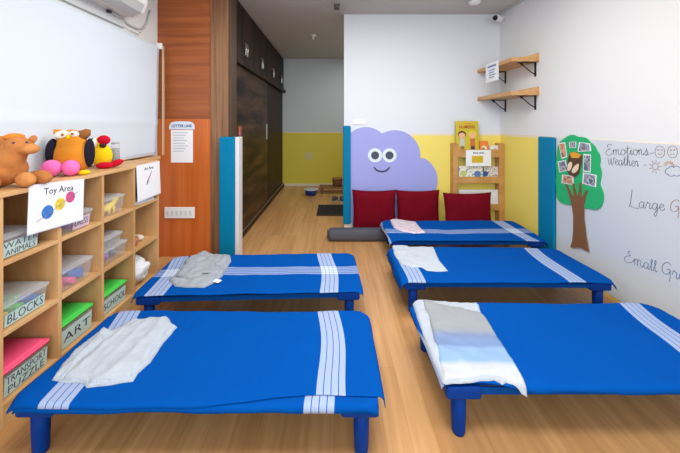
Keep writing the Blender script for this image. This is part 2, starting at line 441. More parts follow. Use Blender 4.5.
for i, (sx, lab) in enumerate(((.02, 'left of two small grey shoes behind the black mat'), (.12, 'right of two small grey shoes behind the black mat'))):
    s = thing('shoe', lab, 'shoe', (sx, 5.0, 0), 1.2 + .4 * i, 'shoes in the corridor')
    o = MB().ball((.0, 0, .035), (.095, .036, .03)).ball((-.045, 0, .05), (.05, .034, .04)).build('upper', SHOE, s); remesh(o, .008)
    MB().box(-.095, .1, -.034, .034, 0, .014, .006).build('sole', pm('pale_sole', srgb(190, 186, 180), .7), s)

# corridor ceiling fittings
sp_ = thing('ceiling_sprinkler', 'small round white fitting on the corridor ceiling', 'ceiling fitting', (-.3, 4.55, ZC))
MB().lathe([(.03, 0), (.032, -.006), (.014, -.012), (.012, -.05), (.02, -.056), (.001, -.058)]).build('nozzle', pm('lamp_white', srgb(236, 226, 206), .4), sp_)
MB().lathe([(.045, 0), (.045, -.004), (.03, -.007)]).build('collar', WPLAST, sp_)
sg = thing('ceiling_sensor', 'dark box fitting on the ceiling above the corridor mouth', 'ceiling fitting', (.03, 3.35, ZC))
MB().box(-.03, .03, -.04, .04, -.055, -.01, .006).build('housing', pm('sensor_grey', srgb(84, 80, 76), .5), sg)
MB().box(-.02, .02, -.03, .03, -.012, 0, .001).build('mount', GPLAST, sg)
sd = thing('smoke_detector', 'round white smoke detector on the ceiling near the back wall', 'smoke detector', (1.44, 3.28, ZC))
MB().lathe([(.06, 0), (.06, -.016), (.045, -.03), (.02, -.034), (.001, -.034)]).build('dome', WPLAST, sd)
MB().lathe([(.066, 0), (.066, -.008), (.06, -.01)]).build('base', GPLAST, sd)
cc = thing('security_camera', 'small white bullet security camera in the corner below the ceiling', 'camera', (1.86, 3.55, 2.36))
MB().tube([(-.12, -.10, -.015), (-.115, -.097, -.014), (-.02, -.02, 0), (.005, 0, .002)], [.030, .034, .034, .026], 20).build('body', WPLAST, cc)
MB().tube([(-.127, -.106, -.016), (-.118, -.099, -.015)], [.026, .029], 20).build('lens', BLACKP, cc)
MB().tube([(.0, 0, .0), (.03, .01, .03), (.05, .01, .045)], .012, 10).build('bracket', WPLAST, cc)

# ------------------------------------------------------------------ left wall: blind, air conditioner
XBL = -1.53
bl = thing('roller_blind', 'large white fabric roller blind covering the left wall', 'blind', (0, 0, 0))
m = MB(); ny, nz = 60, 40; ya, yb = .1, 2.80; za, zb = .945, 1.875
g = []
for j in range(nz + 1):
    row = []
    for i in range(ny + 1):
        u, v = i / ny, j / nz
        z = za + (zb - za) * v; y = ya + (yb - .05 * (1 - v) - ya) * u
        x = XBL + .008 * noise.noise(Vector((y * 1.4, z * 1.6, 3))) + .006 * math.exp(-((z - 1.215) / .02) ** 2)
        x += .006 * math.sin(1.8 * (y + z * 1.1)) * (1 - v)
        row.append(m.bm.verts.new((x, y, z)))
    g.append(row)
for j in range(nz):
    for i in range(ny):
        f = m.bm.faces.new((g[j][i], g[j][i + 1], g[j + 1][i + 1], g[j + 1][i])); f.smooth = True
o = m.build('blind_fabric', pm('blind_white', srgb(214, 226, 238), .8, spec=.2), bl)
q = o.modifiers.new('t', 'SOLIDIFY'); q.thickness = .002
MB().tube([(XBL - .021, ya, 1.862), (XBL - .021, 2.79, 1.862)], .019, 16).build('roller', WPLAST, bl)
MB().box(XBL - .022, XBL + .024, 2.79, 2.815, 1.855, 1.908, .005).build('end_bracket', WPLAST, bl)
MB().tube([(XBL, ya, .944), (XBL, 2.745, .944)], .009, 10).build('bottom_bar', WPLAST, bl)
MB().tube([(XBL + .012, 2.83, 1.89), (XBL + .012, 2.832, 1.4), (XBL + .012, 2.832, .93), (XBL + .018, 2.835, .925), (XBL + .024, 2.832, .93), (XBL + .024, 2.832, 1.4), (XBL + .024, 2.83, 1.89)], .0035, 6).build('pull_cord', pm('cord_beige', srgb(226, 206, 170), .7), bl)
ac = thing('air_conditioner', 'white split air conditioner high on the left wall above the blind', 'air conditioner', (0, 0, 0))
prof = [(XL + .012, 2.0), (XL + .10, 2.0), (XL + .17, 2.03), (XL + .20, 2.09), (XL + .205, 2.27), (XL + .18, 2.29), (XL + .012, 2.29)]
MB().prism(prof, lambda a, b, t: Vector((a, t, b)), 1.45, 2.40).build('casing', WPLAST, ac)
MB().prism([(XL + .105, 1.998), (XL + .172, 2.026), (XL + .198, 2.082), (XL + .202, 2.078), (XL + .178, 2.02), (XL + .11, 1.992)], lambda a, b, t: Vector((a, t, b)), 1.5, 2.36).build('louvre', GPLAST, ac)
MB().tube([(XL + .103, 1.47, 1.999), (XL + .103, 2.38, 1.999)], .004, 6).build('seam', pm('seam_grey', srgb(110, 116, 124), .5), ac)
MB().box(XL, XL + .02, 1.40, 2.42, 1.925, 2.0, .003).build('lower_strip', pm('strip_grey', srgb(200, 205, 208), .6), ac)  # pale grey strip along the wall below the casing
MB().box(XL + .02, XL + .045, 2.215, 2.245, 1.975, 1.995, .005).build('clip', BLACKP, ac)
MB().tube([(XL + .03, 2.24, 1.99), (XL + .02, 2.37, 1.985), (XL + .015, 2.48, 1.968), (XL + .015, 2.59, 1.97), (XL + .015, 2.66, 1.995), (XL + .015, 2.71, 2.06), (XL + .015, 2.757, 2.18)], .007, 8).build('drain_hose', GPLAST, ac)
MB().tube([(XL + .02, 2.41, 1.95), (XL + .014, 2.50, 1.932), (XL + .014, 2.60, 1.93), (XL + .014, 2.64, 1.965)], .004, 6).build('cable', WPLAST, ac)

# ------------------------------------------------------------------ open toy shelf on the left
XS, ZT = -1.30, .93
US = [.967, 1.25, 1.520, 1.802, 2.086, 2.369]
sh = thing('toy_shelf', 'long birch cubby shelf with open compartments along the left wall', 'shelf', (0, 0, 0))
MB().box(XL + .02, XS + .004, US[0] - .012, US[-1] + .012, ZT - .02, ZT, .003).build('top_board', BIRCH, sh)
for y in US: MB().box(XL + .02, XS, y - .009, y + .009, 0, ZT - .02, .002).build('upright', BIRCHV, sh)
for i in range(5):
    for z in (.655, .375, .095):
        MB().box(XL + .03, XS - .002, US[i] + .009, US[i + 1] - .009, z - .018, z, .0015).build('shelf_board', BIRCH, sh)
MB().box(XL + .022, XL + .03, US[0] + .009, US[-1] - .009, .095, ZT - .02).build('back_panel', BIRCHV, sh)
MB().box(XS - .02, XS - .006, US[0] + .009, US[-1] - .009, 0, .077, .001).build('plinth', BIRCH, sh)

ROWZ = {1: .655, 2: .375, 3: .095}
LBL = pm('label_mint', srgb(186, 210, 206), .5)
LBLP = pm('label_pink', srgb(214, 190, 202), .5)
def bin_(label, col, row, text=None, lid=None, hh=.075, dy=(.018, .235), depth=.2, z=None, labm=None, fill=(), xf=-1.318, lab=(.05, .93), tsz=.045, lh=.80):
    """clear plastic tub with lid; text on the front label"""
    y0_, y1_ = US[col + 1] + dy[0], US[col + 1] + dy[1]; z0 = ROWZ[row] if z is None else z
    yc, xc = (y0_ + y1_) / 2, xf - depth / 2
    t = thing('storage_bin', label, 'storage box', (xc, yc, z0), 0, 'clear storage bins on the toy shelf')
    w2, d2 = (y1_ - y0_) / 2, depth / 2
    m = MB(); lv = [(0, .9), (.003, .92), (hh * .9, .985), (hh, 1.0)]
    def ring(z, s, ins=0):
        out = []
        for cx_, cy_, a0 in ((1, 1, 0), (-1, 1, 90), (-1, -1, 180), (1, -1, 270)):
            for k in range(4):
                a = math.radians(a0 + 30 * k); r = .016
                out.append(m.bm.verts.new((cx_ * (d2 * s - r - ins) + r * math.cos(a), cy_ * (w2 * s - r - ins) + r * math.sin(a), z)))
        return out
    R = [ring(z, s) for z, s in lv]
    for i in range(len(R) - 1):
        for k in range(16):
            m.bm.faces.new((R[i][k], R[i][(k + 1) % 16], R[i + 1][(k + 1) % 16], R[i + 1][k])).smooth = True
    m.bm.faces.new(list(reversed(R[0])))
    m.build('tub', CLEAR, t)
    m = MB(); ll = [(hh - .006, 1.03), (hh + .004, 1.04), (hh + .007, 1.0), (hh + .005, .93), (hh + .012, .88), (hh + .014, .80)]
    R = [ring(z, s) for z, s in ll]
    for i in range(len(R) - 1):
        for k in range(16):
            m.bm.faces.new((R[i][k], R[i][(k + 1) % 16], R[i + 1][(k + 1) % 16], R[i + 1][k])).smooth = True
    m.bm.faces.new(R[-1])
    lo = m.build('lid', lid if lid else CLEARLID, t)
    q = lo.modifiers.new('t', 'SOLIDIFY'); q.thickness = .0025
    if text:
        ya_, yb_ = -w2 + 2 * w2 * lab[0], -w2 + 2 * w2 * lab[1]
        zz0, zz1 = .006, hh * lh
        sl_ = .05
        lb = MB().prism([(ya_, zz0), (yb_, zz0), (yb_, zz1), (ya_, zz1)], lambda a, b, tt: Vector((d2 * (.93 + .06 * b / hh) + tt, a, b)), .0025, .004).build('label_card', labm or LBL, t)
        lines = text.split('\n'); nl = len(lines)
        for k, ln in enumerate(lines):
            zc = zz0 + (zz1 - zz0) * (1 - (k + .5) / nl)
            xs = d2 * (.93 + .06 * zc / hh) + .0046
            size = min(tsz, (zz1 - zz0) / nl * 1.15)
            fit = (yb_ - ya_) * .92 / max(.001, len(ln) * size * .62)
            text_mesh(ln, size, 'lettering', INK, lb, frame((xs, (ya_ + yb_) / 2, zc), (0, 1, 0), (d2 * .06 / hh, 0, 1)), sx=min(1.5, fit), bold=-.0006)
    return t

def toy_block(label, x, y, z, s, rz, mat, shape='box'):
    o = MB()
    if shape == 'box': o.box(-s, s, -s * .7, s * .7, 0, s * 1.3, .003)
    elif shape == 'ball': o.ball((0, 0, s), s, 2)
    else: o.tube([(-s * 1.6, 0, s * .5), (s * 1.6, 0, s * .5)], s * .5, 10)
    o = o.build('toy_piece', mat, None, (x, y, z)); o.rotation_euler = (0, 0, rz)
    return tag(o, label, 'toy', 'toy pieces inside the clear bins')
TC = {k: pm('toy_' + k, srgb(*v), .45) for k, v in dict(yellow=(236, 208, 60), green=(96, 200, 90), blue=(70, 120, 210), pink=(236, 90, 150), red=(210, 50, 50), orange=(236, 130, 50), purple=(150, 90, 180), white=(230, 230, 230), grey=(120, 124, 130)).items()}
PINKLID = pm('pink_lid', srgb(240, 84, 128), .35)
GREENLID = pm('green_lid', srgb(72, 205, 82), .35)
bin_('clear bin labelled WATER ANIMALS under the toy sign', 0, 1, 'WATER\nANIMALS', dy=(.016, .185), hh=.085)
bin_('clear bin labelled BLOCKS on the middle board', 0, 2, 'BLOCKS', hh=.09, tsz=.055, lab=(.06, .88), lh=.62)
bin_('bin with a pink lid labelled TRANSPORT PUZZLE on the bottom board', 0, 3, 'TRANSPORT\nPUZZLE', PINKLID, hh=.105)
bin_('clear bin with a small pink label reading DRESS on the top row', 1, 1, 'DRESS', hh=.08, lab=(.36, .86), labm=LBLP)
bin_('clear bin of pink and blue toys on the middle board', 1, 2, None, hh=.10)
bin_('bin with a bright green lid labelled ART on the bottom board', 1, 3, 'ART', GREENLID, hh=.12, tsz=.06)
bin_('clear bin with a yellow toy dinosaur inside', 2, 1, None, hh=.10, dy=(.018, .22))
bin_('lower clear bin of two stacked beside the middle upright', 2, 2, None, hh=.085, dy=(.016, .245))
bin_('upper flat clear bin stacked on another bin', 2, 2, None, hh=.05, z=.375 + .103, dy=(.016, .2))
bin_('bin with a green lid labelled SCHOOL beside the end compartment', 2, 3, 'SCHOOL', GREENLID, hh=.11, tsz=.055)
random.seed(4)
for col, row, hh, cols in ((0, 2, .07, ('yellow', 'green', 'blue', 'yellow', 'red', 'green')), (1, 2, .09, ('pink', 'pink', 'blue', 'purple', 'pink', 'blue')), (1, 1, .06, ('grey', 'purple', 'grey')), (2, 2, .07, ('pink', 'purple', 'grey', 'white')), (0, 1, .06, ('blue', 'grey', 'white'))):
    cname = {0: 'first', 1: 'second', 2: 'third'}[col]
    for k, cn in enumerate(cols):
        s = .024
        if (col, row) in ((1, 2), (0, 2)): s = .031
        y = US[col + 1] + .055 + (.14 if (col, row) != (0, 1) else .09) * (k % 3) / 2
        if (col, row) == (0, 1): y = US[col + 1] + .05 + .05 * k
        x = -1.380 - .085 * (k // 3) - .01 * random.random()
        what = {(0, 2): 'BLOCKS bin', (1, 2): 'bin of pink and blue toys', (1, 1): 'bin labelled DRESS', (2, 2): 'lower stacked bin', (1, 3): 'bin labelled ART', (2, 3): 'bin labelled SCHOOL', (0, 1): 'WATER ANIMALS bin', (0, 3): 'TRANSPORT PUZZLE bin'}[(col, row)]
        toy_block('small %s toy piece inside the %s, %s' % (cn, what, ['near left', 'near middle', 'near right', 'back left', 'back middle', 'back right'][k]), x, y, ROWZ[row] + .006, s, random.random(), TC[cn], random.choice(['box', 'ball', 'rod']) if row != 2 or col else 'box')
# yellow dinosaur in its bin
dn = thing('toy_dinosaur', 'yellow toy dinosaur inside the clear bin on the top row', 'toy', (-1.352, US[3] + .115, .662))
o = MB().tube([(0, .085, .075), (0, .06, .072), (0, .035, .05), (0, -.005, .04), (0, -.05, .03), (0, -.085, .015)], [.010, .015, .016, .024, .014, .004], 10).build('body', TC['yellow'], dn)
for yy in (-.015, .025):
    for xx in (-.014, .014): MB().tube([(xx, yy, .04), (xx, yy, .0)], [.010, .007], 8).build('leg', TC['yellow'], dn)

# right column
for k in range(4):
    o = MB().box(-.13, .12, -.11, .11, 0, .007, .001).build('paper_stack', PAPER, None, (-1.43, US[4] + .135, .656 + .008 * k)); o.rotation_euler = (0, 0, .06 * (k - 1.5))
    tag(o, ['lowest', 'second lowest', 'second highest', 'topmost'][k] + ' white paper pad in the pile behind the paintbrush sign', 'paper', 'paper pads in the end compartment')
cr = thing('craft_bag', 'white crumpled plastic bag in the bottom end compartment', 'bag', (-1.40, US[4] + .125, .097))
m = MB(); m.ball((0, 0, .085), (.10, .10, .09), 4)
for v in m.bm.verts:
    k = 1 + .22 * noise.noise(v.co * 22) + .1 * noise.noise(v.co * 50)
    v.co = Vector((v.co.x * k, v.co.y * k, max(0, v.co.z * (k * .6 + .4))))
m.build('sack', pm('bag_white', srgb(226, 230, 236), .4), cr)
MB().ball((.02, .0, .175), (.03, .03, .025), 3).build('knot', pm('bag_white', srgb(226, 230, 236), .4), cr)
tag(MB().lathe([(.03, 0), (.036, .05), (.034, .052), (.028, .004), (.001, .004)]).build('cup', pm('cup_brown', srgb(196, 120, 90), .5), None, (-1.37, US[4] + .09, .376)), 'small reddish cup in the middle end compartment', 'cup')
tag(MB().ball((0, 0, .022), (.05, .03, .022), 3).build('craft_cloth', pm('cloth_pale', srgb(214, 206, 190), .8), None, (-1.39, US[4] + .17, .376)), 'small folded pale cloth in the middle end compartment', 'cloth')

# signs hanging on the shelf front
def shelf_sign(name, label, y0, y1, ztop, zbot, tilt, build, roll=0):
    t = thing(name, label, 'sign', (XS + .006, (y0 + y1) / 2, ztop))
    hh = ztop - zbot; w2 = (y1 - y0) / 2
    ex, ey = Vector((.0, 1, 0)), Vector((-tilt, 0, 1)).normalized()
    F = frame((0, 0, 0), ex, ey) @ Matrix.Rotation(roll, 4, 'Z')
    sheet = MB().box(-w2, w2, -hh, 0, -.0006, .0006, M=F).build('card', PAPER, t)
    edge = MB().box(-w2 - .004, w2 + .004, -hh - .004, .004, -.0016, -.0007, M=F).build('laminate', pm('laminate', srgb(216, 226, 240), .2), t)
    build(t, sheet, F, w2, hh)
    return t
def toy_sign(t, sheet, F, w2, hh):
    text_mesh('Toy Area', .042, 'lettering', INK, sheet, F @ Matrix.Translation((0, -.034, .001)))
    def P(u, v): return F @ Vector((-w2 + 2 * w2 * u, -hh * (1 - v), .0016))
    MB().tube([P(.12, .22), P(.88, .72)], .0012, 6).build('string', pm('string_grey', srgb(120, 126, 130), .6), sheet)
    for u, v, r, c in ((.30, .38, .030, (60, 120, 200)), (.52, .50, .028, (226, 202, 70)), (.72, .62, .027, (206, 80, 140))):
        o = MB().lathe([(r, 0), (r, .001), (.0005, .0012)], seg=28, smooth=False); bmesh.ops.transform(o.bm, matrix=F @ Matrix.Translation((-w2 + 2 * w2 * u, -hh * (1 - v), .0006)), verts=o.bm.verts[:])
        o.build('printed_bead', pm('bead%d' % c[0], srgb(*c), .5, var=.25, vscale=90), sheet)
shelf_sign('toy_area_sign', 'white hanging sign reading Toy Area with three beads', 1.362, 1.655, .925, .722, .03, toy_sign, -.075)
def art_sign(t, sheet, F, w2, hh):
    text_mesh('Art Area', .03, 'lettering', INK, sheet, F @ Matrix.Translation((0, -.03, .001)))
    MB().tube([F @ Vector((-.035, -.14, .0014)), F @ Vector((-.022, -.118, .0014))], [.002, .005], 8).build('brush_tip', INK, sheet)
    MB().tube([F @ Vector((-.022, -.118, .0014)), F @ Vector((.03, -.055, .0014))], [.004, .002], 8).build('brush_handle', pm('brush_red', srgb(140, 60, 70), .5), sheet)
shelf_sign('art_area_sign', 'white hanging sign with a paintbrush at the far shelf end', 2.10, 2.37, .922, .69, .04, art_sign)

# ------------------------------------------------------------------ plush toys on the shelf
OWLO = pm('owl_orange', srgb(216, 140, 46), .9, bump=.3, bscale=160, spec=.1)
OWLD = pm('owl_dark', srgb(36, 34, 50), .9, bump=.3, bscale=160, spec=.1)
PINKP = pm('plush_pink', srgb(246, 118, 190), .9, bump=.25, bscale=160, spec=.1)
PWHITE = pm('plush_white', srgb(240, 238, 234), .9, spec=.1)
PYEL = pm('plush_yellow', srgb(244, 206, 30), .9, bump=.25, bscale=160, spec=.1)
PRED = pm('plush_red', srgb(196, 22, 50), .9, bump=.25, bscale=160, spec=.1)
CAMB = pm('plush_tan', srgb(196, 128, 74), .95, bump=.5, bscale=420, spec=.05, var=.16, vscale=26)
CAML = pm('plush_light_tan', srgb(214, 146, 88), .95, bump=.5, bscale=420, spec=.05, var=.16, vscale=26)
# local: +x = toward the viewer's right, -y = toward the viewer
ow = thing('plush_owl', 'round orange plush owl with big white eyes and pink feet', 'soft toy', (-1.41, 1.705, ZT), .25); ow.scale = (.86, .92, 1.0)
o = MB().ball((.012, .01, .095), (.104, .064, .098)).ball((.010, .01, .165), (.080, .055, .078)).build('body', OWLO, ow); remesh(o, .008)
for sx in (-1, 1):
    MB().tube([(sx * .045 + .008, .01, .20), (sx * .082 + .012, .01, .225), (sx * .098 + .012, .005, .238)], [.034, .022, .003], 12).build('ear_tuft', OWLO if sx < 0 else pm('owl_brown', srgb(150, 96, 52), .9, spec=.1), ow)
    e = MB().ball((-.026, -.026, .214) if sx < 0 else (.038, -.026, .218), (.040, .014, .021) if sx < 0 else (.027, .012, .016), 3, Matrix.Rotation(sx * .12, 4, 'Y')).build('eye', PWHITE, ow)
    MB().ball((-.016, -.040, .214) if sx < 0 else (.034, -.038, .218), (.008, .004, .007), 2).build('pupil', pm('owl_brown', srgb(150, 96, 52), .9, spec=.1), e)
    MB().ball((sx * (.098 if sx < 0 else .096) + .008, .01, .115), (.034 if sx < 0 else .022, .048, .078), 3).build('wing', OWLD, ow)
MB().tube([(.012, -.03, .208), (.016, -.052, .197), (.016, -.05, .188)], [.011, .007, .002], 10).build('beak', PYEL, ow)
MB().ball((-.052, -.075, .045), (.052, .04, .043), 3).build('foot', PINKP, ow)
MB().ball((.04, -.065, .043), (.046, .038, .041), 3).build('foot', PINKP, ow)
MB().ball((.095, -.035, .014), (.034, .022, .013), 3).build('tail', PYEL, ow)

pr = thing('plush_parrot', 'small yellow plush parrot with a red beak and red feet', 'soft toy', (-1.425, 1.965, ZT), .5)
o = MB().ball((0, 0, .075), (.056, .042, .075)).ball((-.012, 0, .155), (.036, .034, .036)).build('body', PYEL, pr); remesh(o, .006)
MB().ball((-.036, -.012, .155), (.024, .026, .028), 3).build('cheek', PWHITE, pr)
MB().ball((-.042, -.037, .182), .005, 2).build('eye', INK, pr)
MB().ball((.012, -.022, .172), (.034, .024, .030), 3).build('beak', PRED, pr)
MB().ball((.008, -.028, .140), (.018, .014, .016), 3).build('lower_beak', pm('dark_brown_felt', srgb(60, 34, 28), .9), pr)
MB().ball((.02, -.05, .02), (.045, .022, .02), 3).build('foot', PRED, pr)
MB().ball((.075, -.02, .028), (.04, .022, .02), 3, Matrix.Rotation(-.4, 4, 'Y')).build('foot', PRED, pr)
MB().ball((-.058, .0, .085), (.016, .03, .05), 3).build('wing', PYEL, pr)

jr = thing('jar', 'grey clear jar behind the yellow plush parrot', 'jar', (-1.462, 2.14, ZT))
MB().lathe([(.024, 0), (.026, .004), (.026, .115), (.022, .13), (.022, .14)]).build('glass', CLEAR, jr)
MB().lathe([(.0245, .004), (.0245, .108), (.001, .108)]).build('contents', pm('jar_grey', srgb(128, 134, 140), .7), jr)
MB().lathe([(.023, .138), (.023, .148), (.001, .15)]).build('cap', pm('jar_cap', srgb(170, 178, 186), .5), jr)

cm = thing('plush_camel', 'tan plush camel lying at the near end of the shelf', 'soft toy', (-1.395, 1.37, ZT), .65)
o = MB().ball((-.035, .02, .075), (.10, .07, .075)).ball((-.02, .02, .13), (.06, .05, .06)).tube([(.0, 0, .10), (.03, -.01, .165)], [.055, .042], 14).ball((.03, -.015, .178), (.046, .044, .042)).ball((.062, -.04, .165), (.038, .034, .028)).build('body', CAMB, cm); remesh(o, .007)
MB().ball((.076, -.052, .163), (.03, .026, .022), 3).build('muzzle', CAML, cm)
for sx in (-1, 1):
    MB().ball((.03 + sx * .046, .0, .20), (.014, .010, .022), 3, Matrix.Rotation(sx * .5, 4, 'Y')).build('ear', CAMB, cm)
    MB().ball((.044 + sx * .02, -.052, .19), .006, 2).build('eye', INK, cm)
MB().ball((.02, -.005, .215), (.035, .03, .016), 3).build('hair_tuft', pm('tuft_orange', srgb(222, 132, 40), .95, bump=.5, bscale=120), cm)
for i, (lx, ly, rz_) in enumerate(((-.04, -.07, .1), (.06, -.05, .5), (.10, .0, .9), (-.09, -.06, -.1))):
    M = Matrix.Rotation(rz_, 4, 'Z')
    MB().ball((lx, ly, .032), (.03, .055, .032), 3, M).build('leg', CAML if i < 2 else CAMB, cm)

# ------------------------------------------------------------------ notices and switches
def plate(name, label, x0, x1, z0, z1, Y, cat):
    return thing(name, label, cat, ((x0 + x1) / 2, Y, (z0 + z1) / 2))
Yp = YP - .005
(x0, z1), (x1, z0) = on_depth(171, 130, Yp), on_depth(193, 162.5, Yp)
nt_ = plate('notice', 'white notice with a rounded heading on the orange wooden partition', x0, x1, z0, z1, Yp, 'notice')
w2, h2 = (x1 - x0) / 2, (z1 - z0) / 2
sheet = MB().box(-w2, w2, -.002, 0, -h2, h2).build('sheet', PAPER, nt_)
for k in range(8):
    wl = w2 * (.75 - .25 * ((k * 37) % 5) / 5)
    MB().box(-w2 * .8, -w2 * .8 + 2 * wl * .9, -.0028, -.002, h2 * .82 - k * .024, h2 * .82 - k * .024 + .006).build('text_line', pm('text_grey', srgb(176, 182, 196), .6), sheet)
ol = []
for k in range(17):
    a = PI * k / 16; ol.append((1.16 * w2 * (math.copysign(abs(math.cos(a)) ** .5, math.cos(a))), h2 + .006 + .072 * math.sin(a) ** .6))
hd = MB().prism(ol, lambda a, b, t: Vector((a, t, b)), -.004, 0).build('heading', pm('heading_blue', srgb(214, 226, 240), .5), nt_)
text_mesh('LETTER LINE', .034, 'lettering', INKB, hd, frame((0, -.0046, h2 + .036), (1, 0, 0), (0, 0, 1)), bold=.0008, sx=.95)
(x0, z1), (x1, z0) = on_depth(165, 207, Yp), on_depth(195, 218, Yp)
sw = plate('switch_plate', 'wide white switch plate low on the orange wooden partition', x0, x1, z0, z1, Yp, 'switch')
w2, h2 = (x1 - x0) / 2, (z1 - z0) / 2
MB().box(-w2, w2, -.012, 0, -h2, h2, .004).build('plate', WPLAST, sw)
for k in range(6):
    xx = -w2 * .75 + k * w2 * .3
    MB().box(xx - .011, xx + .011, -.016, -.012, -.022, .022, .002).build('rocker', pm('rocker_white', srgb(214, 216, 220), .4), sw)
(x0, z1), (x1, z0) = on_depth(353, 120, YB), on_depth(365, 124.5, YB)
s2 = plate('switch_plate', 'small white switch plate on the white wall above the cloud', x0, x1, z0, z1, YB, 'switch')
MB().box(-.07, .07, -.01, 0, -.026, .026, .003).build('plate', WPLAST, s2)
for k in (-1, 0, 1): MB().box(k * .035 - .01, k * .035 + .01, -.013, -.01, -.015, .015, .001).build('rocker', WPLAST, s2)
s3 = thing('wall_sticker', 'round pale sticker on the yellow wall at the corridor end', 'sticker', (*[on_depth(309, 156, YF)[0], YF, on_depth(309, 156, YF)[1]],))
m = MB().lathe([(.085, 0), (.085, .002), (.001, .002)], smooth=False); bmesh.ops.transform(m.bm, matrix=Matrix.Rotation(PI / 2, 4, 'X'), verts=m.bm.verts[:])
m.build('disc', pm('sticker_grey', srgb(206, 198, 130), .6), s3)

# ------------------------------------------------------------------ purple cloud on the back wall
cl = thing('cloud_cutout', 'large purple smiling cloud on the back wall behind the cushions', 'wall decoration', (0, YB, 0))
def arc(cx, cy, r, a0, a1, n=18): return [(cx + r * math.cos(math.radians(a0 + (a1 - a0) * k / n)), cy + r * math.sin(math.radians(a0 + (a1 - a0) * k / n))) for k in range(n + 1)]
out = [(350.5, -225), (350.5, -134)] + arc(366, -149, 22, 133, 47, 14) + arc(395, -155.5, 25.3, 118, -7, 22)[0:] + arc(413, -180, 24.5, 64, -40, 18) + [(428, -225)]
pts = []
for a, b in out:
    x, z = on_depth(a, -b, YB - .012); pts.append((x, z))
MB().prism(pts, lambda a, b, t: Vector((a, t, b)), -.014, -.001).build('cloud_board', pm('lilac_paint', srgb(158, 164, 228), .55), cl)
for px in (375.0, 389.4):
    x, z = on_depth(px, 155.3, YB - .012)
    def disc(r, y0_, y1_, name, mat, par, dx=0):
        m = MB().lathe([(r, y0_), (r, y1_), (.0005, y1_)], seg=32, smooth=False)
        bmesh.ops.transform(m.bm, matrix=Matrix.Translation((x + dx, 0, z)) @ Matrix.Rotation(PI / 2, 4, 'X'), verts=m.bm.verts[:])
        return m.build(name, mat, par)
    e = disc(.081, .014, .018, 'eye', pm('eye_white', srgb(222, 236, 242), .5), cl)
    disc(.046, .018, .021, 'pupil', pm('pupil_grey', srgb(64, 70, 92), .5), e)
sm = []
for k in range(15):
    a = math.radians(200 + 140 * k / 14)
    x, z = on_depth(381.8 + 8.2 * math.cos(a), 164.5 - 7.0 * math.sin(a) - 0, YB - .014); sm.append((x, -.016, z))
MB().tube(sm, [.005] + [.0085] * 13 + [.005], 8).build('mouth', INK, cl)

# ------------------------------------------------------------------ book rack and books
YR = YB - .10
rk = thing('book_rack', 'wooden wall rack for picture books in the back right corner', 'rack', (0, 0, 0))
def xr(px, Y=YR): return (px - VX) * Y / FPX
def zr(py, Y=YR): return H - (py - VY) * Y / FPX
for a, b in ((453.3, 458.3), (499.2, 504.4)):
    MB().box(xr(a), xr(b), YR, YB - .001, zr(222), zr(143.5), .006).build('side_post', RACKW, rk)
xa, xb = xr(457), xr(500)
for pa, pb in ((149.5, 157.5), (176.8, 183.5), (204.2, 210.5)):
    MB().box(xa, xb, YR - .002, YR + .016, zr(pb), zr(pa), .003).build('front_bar', RACKW, rk)
    MB().box(xa, xb, YR + .016, YB - .001, zr(pb), zr(pb) + .012, .001).build('shelf_floor', RACKW, rk)
def book(label, p0, p1, q0, q1, mat, lean=.10, th=.012, y=None, extra=None):
    Y = (YR + .022) if y is None else y
    x0, x1, z1, z0 = xr(p0, Y), xr(p1, Y), zr(q0, Y), zr(q1, Y)
    t = thing('book', label, 'book', ((x0 + x1) / 2, Y, z0), 0, 'picture books in the wooden rack')
    t.rotation_euler = (-lean, 0, 0)
    w2, hh = (x1 - x0) / 2, z1 - z0
    c = MB().box(-w2, w2, -.0, .0025, 0, hh, .0006).box(-w2, w2, th - .0025, th, 0, hh, .0006).box(-w2, -w2 + .0025, 0, th, 0, hh).build('cover', mat, t)
    MB().box(-w2 + .003, w2 - .003, .0026, th - .0026, .003, hh - .003).build('pages', PAPER, t)
    if extra: extra(c, w2, hh)
    return t
SKIN = pm('print_skin', srgb(232, 182, 140), .5)
def kids(c, w2, hh):
    def rect(n, x0, x1, z0, z1, mat): MB().box(x0, x1, -.0012, -.0002, z0, z1).build(n, mat, c)
    def blob(n, x, z, rx, rz_, mat, d=.0018):
        ol = [(x + rx * math.cos(2 * PI * k / 18), z + rz_ * math.sin(2 * PI * k / 18)) for k in range(18)]
        MB().prism(ol, lambda a, b, t: Vector((a, t, b)), -d, -.0004).build(n, mat, c)
    text_mesh('NUMBERS', .05, 'title', pm('title_red', srgb(170, 80, 30), .5), c, frame((0, -.0012, hh * .82), (1, 0, 0), (0, 0, 1)), bold=.001, sx=.85)
    text_mesh('LEARN', .024, 'subtitle', TC['orange'], c, frame((.01, -.0012, hh * .925), (1, 0, 0), (0, 0, 1)), bold=.001)
    for sx, hair, shirt in ((-1, (110, 62, 26), (190, 200, 190)), (1, (226, 206, 60), (196, 110, 50))):
        x = sx * w2 * .46
        rect('printed_trousers', x - .022, x + .022, .01, hh * .26, INK if sx > 0 else pm('print_brown', srgb(150, 110, 60), .5))
        rect('printed_shirt', x - .027, x + .027, hh * .24, hh * .47, pm('shirt%d' % sx, srgb(*shirt), .5))
        blob('printed_hair', x, hh * .60, .046, .042, pm('hair%d' % sx, srgb(*hair), .5), .0016)
        blob('printed_face', x, hh * .565, .036, .032, SKIN, .0022)
YB1 = YR + .022
book('tall yellow picture book with two children standing on the rack', 456.2, 479.2, 121, 154.5, pm('cover_olive', srgb(206, 186, 44), .4), .06, .014, extra=kids)
